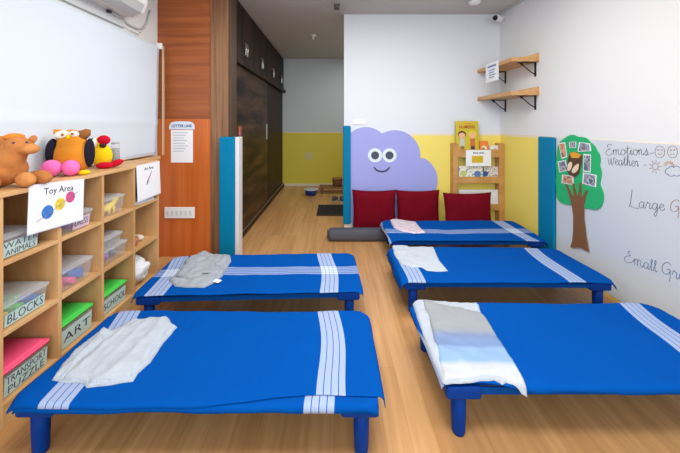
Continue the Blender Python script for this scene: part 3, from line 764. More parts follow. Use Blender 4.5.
def spot(cols):
    def f(c, w2, hh):
        for k, (u, v, r, cc_) in enumerate(cols):
            x, z = -w2 + 2 * w2 * u, hh * v
            ol = [(x + r * math.cos(2 * PI * q / 14), z + r * math.sin(2 * PI * q / 14)) for q in range(14)]
            MB().prism(ol, lambda a, b, t: Vector((a, t, b)), -.0012 - .0003 * k, -.0002).build('printed_shape', pm('spot%d_%d_%d' % cc_, srgb(*cc_), .5), c)
    return f
book('small orange and white book beside the yellow picture book', 479.8, 488.5, 141, 154.5, TC['orange'], .06, extra=spot([(.5, .45, .032, (236, 226, 210)), (.4, .4, .02, (190, 120, 70))]))
book('white low book at the right end of the top rack tier', 489.6, 499, 145.5, 154.5, pm('cover_white', srgb(232, 230, 222), .4), .06, extra=spot([(.6, .5, .018, (170, 180, 200))]))
book('pale picture book with coloured spots on the middle tier', 458.8, 483, 166, 181, picture_mat('cover_spots', [(220, 120, 60), (236, 226, 200), (238, 232, 214), (240, 236, 226), (120, 160, 190)], 34), .05, extra=spot([(.78, .45, .04, (90, 120, 180)), (.2, .5, .035, (190, 200, 120))]))
book('blue and white picture book on the right of the middle tier', 484.2, 499, 166.5, 181, picture_mat('cover_blue', [(60, 90, 150), (120, 150, 190), (226, 222, 210), (236, 232, 224), (150, 100, 80)], 42), .05, extra=spot([(.1, .5, .03, (40, 80, 150))]))
book('long white book on the lowest rack tier above the cushion', 458.8, 499, 190, 208.5, pm('cover_grey', srgb(222, 226, 232), .4), .05)
pn = thing('rack_sign', 'white paper sign with a yellow square on the book rack', 'sign', (xr(478.5, YR - .006), YR - .006, zr(150, YR - .006)))
c_ = MB().box(-.142, .14, -.002, 0, -.18, 0).build('card', PAPER, pn)
MB().box(-.075, .05, -.003, -.002, -.143, -.065).build('printed_square', pm('print_gold', srgb(212, 178, 30), .5), c_)
text_mesh('Book Area', .028, 'lettering', INK, c_, frame((0, -.0026, -.032), (1, 0, 0), (0, 0, 1)), bold=.0006)

# ------------------------------------------------------------------ red cushions, rolled mat
def cushion(label, xc, yc, w, hgt, th, rz, lean, seed):
    m = MB(); n = 26
    def sd_(s):
        g = []
        for j in range(n + 1):
            row = []
            for i in range(n + 1):
                u, v = -1 + 2 * i / n, -1 + 2 * j / n
                pu = u * (1 - .07 * (1 - v * v) * abs(u)); pv = v * (1 - .07 * (1 - u * u) * abs(v))
                b = max(0, (1 - u ** 4) * (1 - v ** 4)) ** .55
                t = s * th / 2 * b * (1 + .16 * noise.noise(Vector((u * 1.6, v * 1.6, seed))))
                t += s * .006 * b * noise.noise(Vector((u * 5, v * 3, seed + 5)))
                row.append(m.bm.verts.new((pu * w / 2, t, hgt / 2 + pv * hgt / 2)))
            g.append(row)
        for j in range(n):
            for i in range(n):
                m.bm.faces.new((g[j][i], g[j][i + 1], g[j + 1][i + 1], g[j + 1][i])).smooth = True
    sd_(1); sd_(-1); bmesh.ops.remove_doubles(m.bm, verts=m.bm.verts[:], dist=.0004)
    t = m.build('cushion', RED, None, (xc, yc, 0.0)); t.rotation_euler = (-lean, 0, rz)
    return tag(t, label, 'cushion', 'red cushions against the back wall')
Yc = 3.535
def zat(py, Y): return H - (py - VY) * Y / FPX
cushion('left red cushion next to the teal corner pad', (374.4 - VX) * Yc / FPX, Yc, .492, .47, .12, -.02, .08, 1)
cushion('middle red cushion under the cloud', (418.5 - VX) * Yc / FPX, Yc, .492, .468, .12, .02, .08, 2)
cushion('right red cushion in front of the book rack', (469.5 - VX) * 3.40 / FPX, 3.41, .535, .465, .12, .05, .10, 3)
ROLL = pm('dark_grey_mat', srgb(78, 80, 90), .85, bump=.2, bscale=120)
rl = thing('rolled_mat', 'dark grey rolled mat on the floor below the cushions', 'mat', (-.065, 3.312, 0))
m = MB(); m.box(0, .95, -.07, .075, .0, .118, .045, 4); m.build('roll', ROLL, rl)
spv = []
for k in range(40):
    a = k / 39 * 4.2 * PI; r = .058 - .048 * k / 39
    spv.append((-.002, r * math.cos(a) * 1.0, .059 + r * math.sin(a) * .92))
MB().tube(spv, .003, 6).build('spiral_edge', pm('roll_edge', srgb(44, 46, 54), .8), rl)

# ------------------------------------------------------------------ corner shelves on the right wall
def wall_shelf(label, z):
    t = thing('wall_shelf', label, 'shelf', (XR, 0, z), 0, 'corner wall shelves')
    # end profile: thicker against the wall
    pr_ = [(0, -.036), (-.262, -.036), (-.262, 0.0), (-.15, .004), (0, .044)]
    MB().prism(pr_, lambda a, b, tt: Vector((a, tt, b)), 2.975, YB).build('board', OAKSH, t)
    for y in (3.03, 3.56):
        m = MB().box(-.008, 0, y - .01, y + .01, -.17, -.036).box(-.17, 0, y - .01, y + .01, -.044, -.036)
        m.tube([(-.005, y, -.15), (-.05, y, -.125), (-.095, y, -.085), (-.13, y, -.055), (-.15, y, -.04)], .005, 8)
        m.tube([(-.15, y, -.042), (-.138, y, -.062), (-.122, y, -.058), (-.125, y, -.045)], .004, 8)
        m.build('bracket', BLACKM, t)
    return t
wall_shelf('upper wooden corner shelf with a paper hanging from it', 1.82)
wall_shelf('lower wooden corner shelf on black iron brackets', 1.505)
hp = thing('hanging_paper', 'small white printed paper hanging from the upper corner shelf', 'paper', (XR - .265, 3.33, 1.842))
F = frame((0, 0, 0), (0, -1, 0), (0, 0, 1))
pp = MB().box(-.003, -.001, -.135, .135, -.2, 0).build('sheet', PAPER, hp)
MB().box(-.0045, -.003, -.09, .09, -.05, -.03).build('printed_heading', pm('text_blue', srgb(120, 140, 180), .6), pp)
for k in range(4): MB().box(-.0045, -.003, -.07 + .02 * (k % 2), .06, -.085 - k * .025, -.075 - k * .025).build('printed_line', pm('text_blue', srgb(120, 140, 180), .6), pp)
MB().box(-.003, .08, -.02, .02, .0, .002).build('tape', PAPER, hp)

# ------------------------------------------------------------------ paper tree on the right wall
XT = XR - .007
tr = thing('paper_tree', 'green paper tree with a brown trunk on the right wall', 'wall decoration', (0, 0, 0))
def RP(px, py, x=XT): 
    Y, Z = on_right(px, py, XT); return Vector((x, Y, Z))
crown = [(560, 142), (564, 139), (569, 135.5), (574, 134.5), (578, 137), (583, 136.8), (588, 138.5), (590, 142), (595, 145.5), (597, 150), (600, 154), (601, 160), (600, 165), (602, 171), (601.5, 178), (600, 184), (603, 190), (604.5, 197), (603, 204), (599.5, 209), (594, 210), (588, 208), (582, 208.5), (576, 204), (570, 205), (564, 204), (559, 201), (556.5, 195), (557, 188), (555.8, 181), (557, 174), (556, 167), (556.5, 160), (557.5, 154), (558, 148)]
def smooth_loop(p, it=2):
    for _ in range(it):
        q = []
        for i in range(len(p)):
            a, b = p[i], p[(i + 1) % len(p)]
            q += [(a[0] * .75 + b[0] * .25, a[1] * .75 + b[1] * .25), (a[0] * .25 + b[0] * .75, a[1] * .25 + b[1] * .75)]
        p = q
    return p
MB().prism(smooth_loop(crown, 1), lambda a, b, t: RP(a, b, XT - t), -.001, .006).build('crown', pm('felt_green', srgb(30, 176, 110), .8), tr)
trunk = [(571.5, 247.5), (573.5, 241), (574.5, 230), (574.5, 216), (573, 205), (570, 194), (566.5, 184.5), (568, 184), (572, 192), (575, 198), (574.5, 188), (573.5, 183.5), (575.2, 183.3), (577, 191), (578.3, 198), (580.5, 190), (580.5, 183), (582.3, 183), (582.5, 191), (581.8, 199), (585, 194), (587.3, 190), (589, 190.5), (587, 197), (584.8, 207), (584.8, 218), (586.5, 232), (588, 242), (590, 251.5), (581, 247.2)]
MB().prism(trunk, lambda a, b, t: RP(a, b, XT - t), .004, .011).build('trunk', pm('felt_brown', srgb(124, 84, 54), .8), tr)
PH = [('topmost left photo of people on the paper tree', [(559.5, 143), (566, 142.3), (568, 157), (562.5, 159)], 0),
      ('small photo at the top middle of the paper tree', [(570, 142), (577, 141.6), (577, 147.8), (570.5, 148)], 1),
      ('wide photo at the top right of the paper tree', [(580, 142.2), (591, 143.3), (592.2, 151), (578.5, 151.8)], 1),
      ('greyish blue photo at the left edge of the paper tree', [(558.5, 161.5), (566.5, 160), (568.5, 170.5), (560.5, 172.5)], 1),
      ('small low left photo below the grey one on the paper tree', [(563, 174.5), (574.5, 176.2), (574.5, 185), (562.5, 183)], 0),
      ('tall narrow photo at the right of the paper tree', [(584.5, 154), (592, 154.5), (591.5, 172.5), (584, 171.5)], 1),
      ('white framed photo at the lower right of the paper tree', [(584, 172.5), (597.8, 175), (597, 187.3), (583.3, 183.5)], 1)]
PM = [picture_mat('photo_warm', [(60, 44, 40), (150, 100, 76), (220, 186, 160), (206, 120, 70), (176, 140, 116)], 18), picture_mat('photo_cool', [(40, 50, 70), (104, 114, 136), (206, 210, 216), (90, 80, 90), (150, 160, 178)], 18)]
for lab, q4, mi in PH:
    t = thing('photo', lab, 'photo', (0, 0, 0), 0, 'photos stuck on the paper tree')
    MB().prism(q4, lambda a, b, tt: RP(a, b, XT - tt), .0065, .0078).build('photo_paper', PAPER, t)
    cx_ = sum(p[0] for p in q4) / 4; cy_ = sum(p[1] for p in q4) / 4
    MB().prism([(cx_ + (a - cx_) * .82, cy_ + (b - cy_) * .86) for a, b in q4], lambda a, b, tt: RP(a, b, XT - tt), .0079, .0086).build('print', PM[mi], t)
bt = thing('shoe_photo', 'dark cut-out picture of white shoes with orange flowers on the paper tree', 'photo', (0, 0, 0))
MB().prism([(571, 152.5), (577, 151.8), (583.5, 155), (582.5, 165), (580, 174), (576, 177.5), (570, 174.5), (567.5, 169), (569, 160)], lambda a, b, t: RP(a, b, XT - t), .0088, .0105).build('backing', pm('cut_brown', srgb(86, 56, 40), .7), bt)
MB().prism([(571, 153), (576, 151.8), (583, 155), (580, 158), (573, 158)], lambda a, b, t: RP(a, b, XT - t), .0105, .0118).build('flower', pm('cut_orange', srgb(222, 160, 50), .7), bt)
MB().prism(smooth_loop([(569, 164), (572.5, 161), (574, 165), (571.5, 171), (568.5, 171)]), lambda a, b, t: RP(a, b, XT - t), .0105, .012).build('shoe', pm('cut_cream', srgb(232, 214, 184), .7), bt)
MB().prism(smooth_loop([(577, 165), (580.5, 163), (580, 169), (576.5, 173), (573, 173), (573.5, 169)]), lambda a, b, t: RP(a, b, XT - t), .0105, .012).build('shoe', pm('cut_cream', srgb(232, 214, 184), .7), bt)

# ------------------------------------------------------------------ handwriting on the right wall
GL = {  # single-stroke letters, x-height 1
 'E': (1.2, [[(1.1, 1.75), (.8, 1.95), (.45, 1.85), (.35, 1.5), (.6, 1.15), (.85, 1.05), (.5, 1.0), (.15, .6), (.1, .2), (.4, -.05), (.8, .0), (1.15, .3)]]),
 'm': (1.35, [[(0, .5), (.15, .95), (.2, 0), (.2, .6), (.4, .98), (.55, .9), (.58, 0), (.6, .6), (.8, .98), (.95, .9), (.98, .15), (1.15, 0), (1.35, .3)]]),
 'n': (1.0, [[(0, .5), (.15, .95), (.2, 0), (.2, .6), (.4, .98), (.58, .9), (.62, .15), (.8, 0), (1.0, .3)]]),
 'o': (.85, [[(.45, .98), (.15, .85), (.05, .45), (.2, .05), (.5, 0), (.72, .35), (.68, .8), (.45, .98), (.6, .85), (.85, .8)]]),
 't': (.7, [[(0, .3), (.3, 1.1), (.35, 1.7), (.3, .3), (.45, 0), (.7, .3)], [(.0, 1.15), (.65, 1.2)]]),
 'i': (.5, [[(0, .3), (.2, .95), (.2, .15), (.32, 0), (.5, .3)], [(.2, 1.3), (.22, 1.42)]]),
 's': (.75, [[(0, .1), (.35, .75), (.5, 1.2), (.45, .8), (.65, .4), (.5, .0), (.2, 0), (.45, .05), (.85, .05)]]),
 'w': (1.4, [[(0, 1.2), (.15, .4), (.3, 0), (.55, .5), (.65, 1.2), (.7, .3), (.85, 0), (1.1, .5), (1.2, 1.3), (1.4, 1.1)]]),
 'e': (.75, [[(0, .35), (.4, .55), (.6, .8), (.4, 1), (.15, .8), (.1, .35), (.3, 0), (.55, .05), (.75, .35)]]),
 'a': (.9, [[(.65, .85), (.35, .98), (.08, .6), (.1, .15), (.35, 0), (.6, .4), (.67, .9), (.65, .2), (.75, 0), (.9, .3)]]),
 'h': (.95, [[(0, .3), (.3, 1.3), (.28, 1.8), (.15, 1.7), (.15, 0), (.2, .6), (.4, .95), (.57, .85), (.6, .15), (.75, 0), (.95, .3)]]),
 'r': (.75, [[(0, .4), (.2, 1.05), (.3, .85), (.5, .85), (.45, .2), (.55, 0), (.75, .3)]]),
 'L': (1.2, [[(.4, 2.7), (.3, 1.5), (.15, .3), (.0, .05), (.25, .1), (.6, -.1), (1.2, -.15)]]),
 'g': (.85, [[(.65, .85), (.35, .98), (.08, .6), (.1, .2), (.35, 0), (.6, .45), (.66, .95), (.62, -.5), (.45, -1.0), (.25, -.85), (.4, -.4), (.85, .3)]]),
 'G': (1.25, [[(1.1, 1.5), (.85, 1.75), (.4, 1.5), (.15, .9), (.2, .3), (.55, .1), (.9, .4), (1.0, .85), (.65, .8), (1.02, .85), (1.0, -.3), (.9, -.7)]]),
 'S': (1.2, [[(.85, 1.8), (.55, 1.75), (.55, 1.4), (.85, 1.2), (.5, 1.05), (.1, .75), (.05, .25), (.4, .0), (.85, .15), (1.2, .5)]]),
 'l': (.5, [[(0, .3), (.32, 1.4), (.25, 1.75), (.15, 1.3), (.2, .15), (.35, 0), (.5, .3)]]),
 'u': (.95, [[(0, .5), (.12, .95), (.15, .2), (.35, 0), (.55, .3), (.65, .95), (.67, .15), (.8, 0), (.95, .3)]]),
 'p': (.85, [[(0, .5), (.18, .98), (.15, -.9), (.2, .5), (.45, .98), (.68, .7), (.62, .2), (.35, .05), (.85, .2)]]),
 '-': (.8, [[(.1, .45), (.75, .5)]]), ' ': (.6, [])}
def cat(pts, n=4):
    if len(pts) < 3: return pts
    P = [pts[0]] + list(pts) + [pts[-1]]; o = []
    for i in range(1, len(P) - 2):
        for k in range(n):
            t = k / n; r = []
            for d in (0, 1):
                a, b, c, e = P[i - 1][d], P[i][d], P[i + 1][d], P[i + 2][d]
                r.append(.5 * (2 * b + (c - a) * t + (2 * a - 5 * b + 4 * c - e) * t * t + (3 * b - a - 3 * c + e) * t ** 3))
            o.append(tuple(r))
    return o + [pts[-1]]
def WP(px, py): 
    Y, Z = on_right(px, py, XR - .005); return Vector((XR - .0055, Y, Z))
def stroke(m, pts, r=.0014): m.tube([WP(*p) for p in pts], r, 5)
def script(name, label, text, px, py, slope, xh, width, mat, r=.0014):
    """text written from px,py on; xh in picture scale, width of the whole word"""
    tot = sum(GL[c][0] for c in text); k = width / tot; m = MB(); x = 0
    for c in text:
        for st in GL[c][1]:
            stroke(m, cat([(px + (x + a) * k, py + slope * (x + a) * k - b * xh) for a, b in st], 4), r)
        x += GL[c][0]
    o = m.build(name, mat); return tag(o, label, 'handwriting', 'marker writing on the whiteboard wall')
script('handwriting', 'black handwritten word Emotions at the top of the whiteboard', 'Emotions', 605.5, 155, .0, 5.6, 43, INK)
script('handwriting', 'handwritten word weather under the word Emotions', 'weather', 608, 164.5, .07, 5.6, 31, INK)
script('handwriting', 'short dash after the word Emotions', '-', 649.5, 155.5, 0, 5, 4.5, INK)
script('handwriting', 'short dash after the word weather', '-', 642.5, 167.5, 0, 5, 4, INK)
script('handwriting', 'handwritten words Large Group in the middle of the whiteboard', 'Large', 629, 206.5, .12, 6.5, 36, INK)
o = script('handwriting', 'brown handwritten word Group at the right picture edge', 'Group', 669.5, 212, .12, 7.5, 42, INKR)
script('handwriting', 'blue handwritten word Small at the bottom of the whiteboard', 'Small', 624.5, 261.5, .33, 6.5, 33, INKB)
script('handwriting', 'blue handwritten word Group after the word Small', 'Group', 661, 273, .38, 7.5, 42, INKB)
for obj_ in bpy.data.objects:
    if obj_.get('label') == 'handwritten words Large Group in the middle of the whiteboard': obj_['label'] = 'handwritten word Large in the middle of the whiteboard'
def ell(cx, cy, rx, ry, a0=0, a1=360, n=22): return [(cx + rx * math.cos(math.radians(a0 + (a1 - a0) * k / n)), cy + ry * math.sin(math.radians(a0 + (a1 - a0) * k / n))) for k in range(n + 1)]
for cx_, lab, mouth in ((660, 'drawn round smiling face after the word Emotions', 1), (672.6, 'drawn round frowning face at the right of the smiling one', -1)):
    m = MB(); stroke(m, ell(cx_, 151.8, 4.9, 6))
    stroke(m, ell(cx_ - 1.8, 150, .7, .5)); stroke(m, ell(cx_ + 1.8, 150, .7, .5))
    stroke(m, ell(cx_, 153.3 if mouth > 0 else 155.2, 2, 1.2, 15, 165, 8) if mouth > 0 else ell(cx_, 155.2, 2, 1.3, 195, 345, 8))
    tag(m.build('marker_sketch', INKR), lab, 'drawing', 'marker drawings on the whiteboard wall')
m = MB(); stroke(m, ell(655.3, 166.5, 3, 3.2))
for k in range(9):
    a = 2 * PI * k / 9; stroke(m, [(655.3 + 4 * math.cos(a), 166.5 + 4.4 * math.sin(a)), (655.3 + 6.2 * math.cos(a), 166.5 + 6.8 * math.sin(a))])
tag(m.build('drawn_sun', INKR), 'drawn sun with rays after the word weather', 'drawing', 'marker drawings on the whiteboard wall')
m = MB(); stroke(m, ell(669.2, 166, 3, 3, 190, 350, 12))
for k in range(6):
    a = math.radians(195 + 30 * k); stroke(m, [(669.2 + 3.6 * math.cos(a), 166 + 3.6 * math.sin(a)), (669.2 + 5.6 * math.cos(a), 166 + 5.4 * math.sin(a))], .003)
tag(m.build('drawn_half_sun', INKO), 'small orange half sun drawn behind the drawn cloud', 'drawing', 'marker drawings on the whiteboard wall')
m = MB(); stroke(m, ell(668, 171.5, 2.6, 3, 60, 250, 10) + ell(671.5, 168.5, 2.8, 2.2, 200, 340, 8) + ell(676.5, 168.5, 3.2, 2.6, 195, 345, 8) + ell(681.5, 171.5, 2.8, 3.2, 290, 460, 10) + ell(677, 174.5, 3, 1.6, 10, 170, 8) + ell(671.5, 174.8, 3, 1.4, 10, 170, 8))
tag(m.build('drawn_cloud', INKB), 'drawn blue cloud under the half sun', 'drawing', 'marker drawings on the whiteboard wall')

# ------------------------------------------------------------------ cots
CL, CW, CZ = 1.31, .545, .212
def make_cot():
    t = thing('cot', '', 'cot', (0, 0, 0), 0, 'blue stackable nap cots')
    for sx in (-1, 1):
        for sy in (-1, 1):
            x, y = sx * (CL / 2 - .068), sy * (CW / 2 - .045)
            MB().tube([(x, y, .17), (x, y, .08), (x, y, .012), (x, y, .0)], [.029, .028, .0255, .022], 20).build('leg', BLUEP, t)
            MB().box(x - .06 if sx < 0 else x - .075, x + .075 if sx < 0 else x + .06, y - .042, y + .042, .156, CZ - .006, .012, 3).build('corner_bracket', BLUEP, t)
    for sy in (-1, 1):
        MB().tube([(-CL / 2 + .08, sy * (CW / 2 - .03), .182), (CL / 2 - .08, sy * (CW / 2 - .03), .182)], .0125, 12).build('side_rail', TUBE, t)
    for sx in (-1, 1):
        MB().tube([(sx * (CL / 2 - .03), -CW / 2 + .06, .182), (sx * (CL / 2 - .03), CW / 2 - .06, .182)], .0125, 12).build('end_rail', BLUEP, t)
    MB().box(-CL / 2 + .035, CL / 2 - .035, -CW / 2 + .03, CW / 2 - .03, CZ - .02, CZ - .012, .003).box(-CL / 2 + .14, CL / 2 - .14, -CW / 2 + .012, -CW / 2 + .02, .172, CZ - .012, .002).box(-CL / 2 + .14, CL / 2 - .14, CW / 2 - .02, CW / 2 - .012, .172, CZ - .012, .002).build('canvas_bed', CANVAS, t)
    return t
COTS = [  # name, cx, cy, rot, overhang l r f b, (stripe offset left, right, across), skew l, skew r, lengthwise, seed
 ('near left', -.487, 1.40, .0, (.012, .04, .022, .03), (-.01, -.045, 0), -.167, -.055, False, 1),
 ('far left', -.505, 2.13, .045, (.03, .03, .008, .03), (-.05, -.057, 0), -.13, -.03, True, 2),
 ('near right', 1.072, 1.475, .0, (.02, .06, .032, .02), (-.2, -.035, 0), 0, .24, False, 3),
 ('middle right', 1.092, 2.27, -.01, (.07, .032, .014, .03), (-.05, -.083, 0), .05, .09, False, 4),
 ('far right', 1.14, 2.98, .0, (.04, .05, .010, .03), (-.2, 0, -.06), 0, -.04, True, 5)]
CLAB = {'near left': 'blue nap cot nearest the camera beside the pink-lidded bin', 'far left': 'blue nap cot in front of the orange wooden partition', 'near right': 'blue nap cot nearest the camera on the right side', 'middle right': 'blue nap cot beside the paper tree, middle of the right row', 'far right': 'blue nap cot in front of the red cushions'}
SLAB = {'near left': 'blue sheet with white end stripes under the fluffy white towel', 'far left': 'blue sheet with crossing pale stripes under the grey blanket', 'near right': 'blue sheet under the grey and blue banded towel', 'middle right': 'blue sheet with end stripes under the thin plain white towel', 'far right': 'blue striped sheet on the cot before the red cushions'}
S_PLAIN, S_CROSS = sheet_mat('blue_sheet_end_stripes', False), sheet_mat('blue_sheet_crossed_stripes', True)
TOPZ = CZ + .005
def bumpy(s, t, seed):
    z = .007 * noise.noise(Vector((s * 3, t * 3, seed * 7.1))) + 0.004 * noise.noise(Vector((s * 9, t * 5, seed * 3.3)))
    z += .008 * math.exp(-((t - .1 * math.sin(seed) - .05 * noise.noise(Vector((s * 2, seed, 0)))) / .012) ** 2) * max(0, noise.noise(Vector((s * 2.5, seed * 2.0, 9))))
    return z
def cot_top(ci, x, y):
    """height of the sheet at world x, y"""
    _, cx, cy, rot, ov, *_r, seed = COTS[ci]
    c, s_ = math.cos(-rot), math.sin(-rot); dx, dy = x - cx, y - cy
    s, t = c * dx - s_ * dy, s_ * dx + c * dy
    e = math.hypot(max(0, abs(s) - CL / 2), max(0, abs(t) - CW / 2))
    return TOPZ + bumpy(s, t, seed) - min(.14, max(0, e - .016) * 2)
def make_sheet(ci, under=None):
    nm, cx, cy, rot, (ol_, or_, of_, ob_), (uol, uor, uov), skl, skr, lw, seed = COTS[ci]
    if under: ol_, or_, of_, ob_ = -.02, -.01, .028, -.02; uor -= .05; uol = -.3; seed += 20
    m = MB(); uvl = m.bm.loops.layers.uv.new('UVMap')
    ns, nt_2 = 120, 60; r = .016; P = []
    L2, W2 = CL / 2, CW / 2
    for j in range(nt_2 + 1):
        row = []
        for i in range(ns + 1):
            s = -L2 - ol_ + (CL + ol_ + or_) * i / ns
            fo = of_
            if ci == 0 and not under:                 # the near sheet is drawn back from the front edge at its right end
                q = max(0, min(1, (s + .1) / .5)); fo = of_ - .05 * q * q * (3 - 2 * q)
            if ci == 2: fo = of_ - .04 * max(0, min(1, (-.3 - s) / .2))
            t = -W2 - fo + (CW + fo + ob_) * j / nt_2
            # wavy hem
            wob = 1 + .6 * noise.noise(Vector((s * 3.2, t * 3.2, seed * 11)))
            ex, ey = max(0, abs(s) - L2), max(0, abs(t) - W2); d = math.hypot(ex, ey)
            bx, by = max(-L2, min(L2, s)), max(-W2, min(W2, t)); bz = TOPZ + bumpy(s, t, COTS[ci][-1]) - (.0045 if under else 0)
            if under: bz = max(bz, CZ - .003)
            # rounded corners
            rc = .05; qx, qy = abs(bx) - (L2 - rc), abs(by) - (W2 - rc)
            if qx > 0 and qy > 0:
                hy = math.hypot(qx, qy)
                if hy > rc:
                    k = rc / hy; back = hy - rc
                    bx = math.copysign(L2 - rc + qx * k, bx); by = math.copysign(W2 - rc + qy * k, by)
                    # leftover cloth pokes outward at the corner
                    ux, uy = math.copysign(qx / hy, bx), math.copysign(qy / hy, by)
                    bx += ux * back * .75; by += uy * back * .75; bz -= back * .9
            if d > 0:
                dd = d * wob
                ux, uy = math.copysign(ex, s) / d, math.copysign(ey, t) / d
                if dd < r * PI / 2:
                    o_, dz = r * math.sin(dd / r) * .8, r * (1 - math.cos(dd / r))
                else:
                    rest = dd - r * PI / 2
                    flare = .22 + .28 * noise.noise(Vector((s * 6, t * 6, seed * 5)))
                    if ex > 0 and ey > 0: flare += .25
                    o_, dz = r * .8 + rest * flare, r + rest * math.sqrt(max(.2, 1 - flare * flare))
                bx += ux * o_; by += uy * o_; bz -= dz
            v = m.bm.verts.new((bx, by, bz))
            sk = skl if s < 0 else skr; uoff = uol if s < 0 else uor
            row.append((v, (s - uoff - sk * t - .012 * math.sin(t * 9 + seed), t - uov - .01 * math.sin(s * 4 + seed))))
        P.append(row)
    for j in range(nt_2):
        for i in range(ns):
            q = (P[j][i], P[j][i + 1], P[j + 1][i + 1], P[j + 1][i])
            f = m.bm.faces.new([a[0] for a in q]); f.smooth = True
            for lp, a in zip(f.loops, q): lp[uvl].uv = a[1]
    if under: o = m.build('under_layer', S_PLAIN, under)
    else: o = m.build('bed_sheet', S_CROSS if lw else S_PLAIN, None, (cx, cy, 0)); o.rotation_euler = (0, 0, rot)
    if under:
        k = o.modifiers.new('t', 'SOLIDIFY'); k.thickness = .002; k.offset = 1
        return o
    k = o.modifiers.new('t', 'SOLIDIFY'); k.thickness = .0025; k.offset = 1
    return tag(o, SLAB[nm], 'sheet', 'blue sheets on the nap cots')
proto = None
for ci, c in enumerate(COTS):
    if proto is None: o = proto = make_cot()
    else: o = copy_tree(proto)
    o.location = (c[1], c[2], 0); o.rotation_euler = (0, 0, c[3]); o['label'] = CLAB[c[0]]
    sh_ = make_sheet(ci)
    if ci == 0: make_sheet(0, sh_)
# ------------------------------------------------------------------ towels and blankets on the cots
def smooth_open(p): return smooth_loop(p, 2)
def cloth(name, label, cat_, ci, layers, group=None, uvbox=None, mats=None, ridges=()):
    """folded cloth: layers = (outline px, thickness, crumple, seed, material index) stacked on the sheet"""
    m = MB(); uvl = m.bm.loops.layers.uv.new('UVMap')
    x0 = y0 = 0
    base_h = {}
    stack = []
    def below(x, y):
        z = 0
        for poly, th, d2 in stack:
            if inside(poly, x, y): z += th * min(1, edge_d(poly, x, y) / .012)
        return z
    for out_, th, cr_, seed, mi in layers:
        poly = [floor_pt(a, b, TOPZ + .006) for a, b in out_]
        # densify
        pts = []
        for i in range(len(poly)):
            a, b = poly[i], poly[(i + 1) % len(poly)]; L = math.dist(a, b); k = max(1, int(L / .008))
            for q in range(k):
                u = q / k; x, y = a[0] + (b[0] - a[0]) * u, a[1] + (b[1] - a[1]) * u
                w = .0035 * noise.noise(Vector((x * 28, y * 28, seed)))
                pts.append((x + w, y + w))
        nb = len(pts)
        xs = [p[0] for p in pts]; ys = [p[1] for p in pts]
        allp = [Vector(p) for p in pts]; st = .0105
        yy = min(ys)
        row = 0
        while yy < max(ys):
            xx = min(xs) + (st / 2 if row % 2 else 0)
            while xx < max(xs):
                if inside(pts, xx, yy) and edge_d(pts, xx, yy) > st * .55: allp.append(Vector((xx, yy)))
                xx += st
            yy += st * .87; row += 1
        vv, ee, ff, *_x = geometry.delaunay_2d_cdt(allp, [(i, (i + 1) % nb) for i in range(nb)], [], 1, 1e-6)
        top, bot = [], []
        for v in vv:
            x, y = v.x, v.y; d = edge_d(pts, x, y)
            k = min(1, d / .012); k = math.sqrt(max(0, 1 - (1 - k) ** 2))
            zb = cot_top(ci, x, y) + .0032 + below(x, y)
            n1 = noise.noise(Vector((x * 9, y * 9, seed))); n2 = noise.noise(Vector((x * 26, y * 26, seed + 3)))
            fold = abs(noise.noise(Vector((x * 7 + y * 5, y * 6 - x * 3, seed + 8))))
            z = zb + k * (th + cr_ * (.8 * n1 + .35 * n2 + 1.4 * max(0, .32 - fold)) )
            for (ra, rb, rw, rh) in ridges:
                z += k * rh * math.exp(-(seg_d(ra, rb, x, y) / rw) ** 2)
            z = max(z, zb + k * .004 + .0006)
            top.append(m.bm.verts.new((x, y, z))); bot.append(m.bm.verts.new((x, y, zb)) if True else None)
        edges = {}
        for f in ff:
            g = m.bm.faces.new([top[i] for i in f]); g.smooth = True; g.material_index = mi
            for lp, i in zip(g.loops, f):
                if uvbox: lp[uvl].uv = ((vv[i].x - uvbox[0]) / (uvbox[1] - uvbox[0]), (vv[i].y + uvbox[4] * (vv[i].x - uvbox[0]) - uvbox[2]) / (uvbox[3] - uvbox[2]))
            g2 = m.bm.faces.new([bot[i] for i in reversed(f)]); g2.material_index = mi
            for i in range(len(f)):
                a, b = f[i], f[(i + 1) % len(f)]
                if (b, a) in edges: del edges[(b, a)]
                else: edges[(a, b)] = 1
        for a, b in edges:
            g = m.bm.faces.new((top[b], top[a], bot[a], bot[b])); g.material_index = mi
        stack.append((pts, th, 0))
    o = m.build(name, mats, None)
    return tag(o, label, cat_, group)
def inside(poly, x, y):
    c = False; j = len(poly) - 1
    for i in range(len(poly)):
        xi, yi = poly[i]; xj, yj = poly[j]
        if (yi > y) != (yj > y) and x < (xj - xi) * (y - yi) / (yj - yi) + xi: c = not c
        j = i
    return c
def seg_d(a, b, x, y):
    ax, ay = a; bx, by = b; dx, dy = bx - ax, by - ay; l2 = dx * dx + dy * dy
    t = 0 if l2 == 0 else max(0, min(1, ((x - ax) * dx + (y - ay) * dy) / l2))
    return math.hypot(x - ax - t * dx, y - ay - t * dy)
def edge_d(poly, x, y):
    return min(seg_d(poly[i - 1], poly[i], x, y) for i in range(len(poly)))

TW = pm('towel_white', srgb(184, 194, 206), .95, bump=.6, bscale=220, spec=.1)
TG = pm('towel_grey', srgb(188, 196, 206), .95, bump=.3, bscale=220, spec=.1)
TP = pm('towel_plain', srgb(186, 195, 206), .95, bump=.2, bscale=220, spec=.1)
def cp(pts, ox, oy, sc): return [(ox + a / sc, oy + b / sc) for a, b in pts]
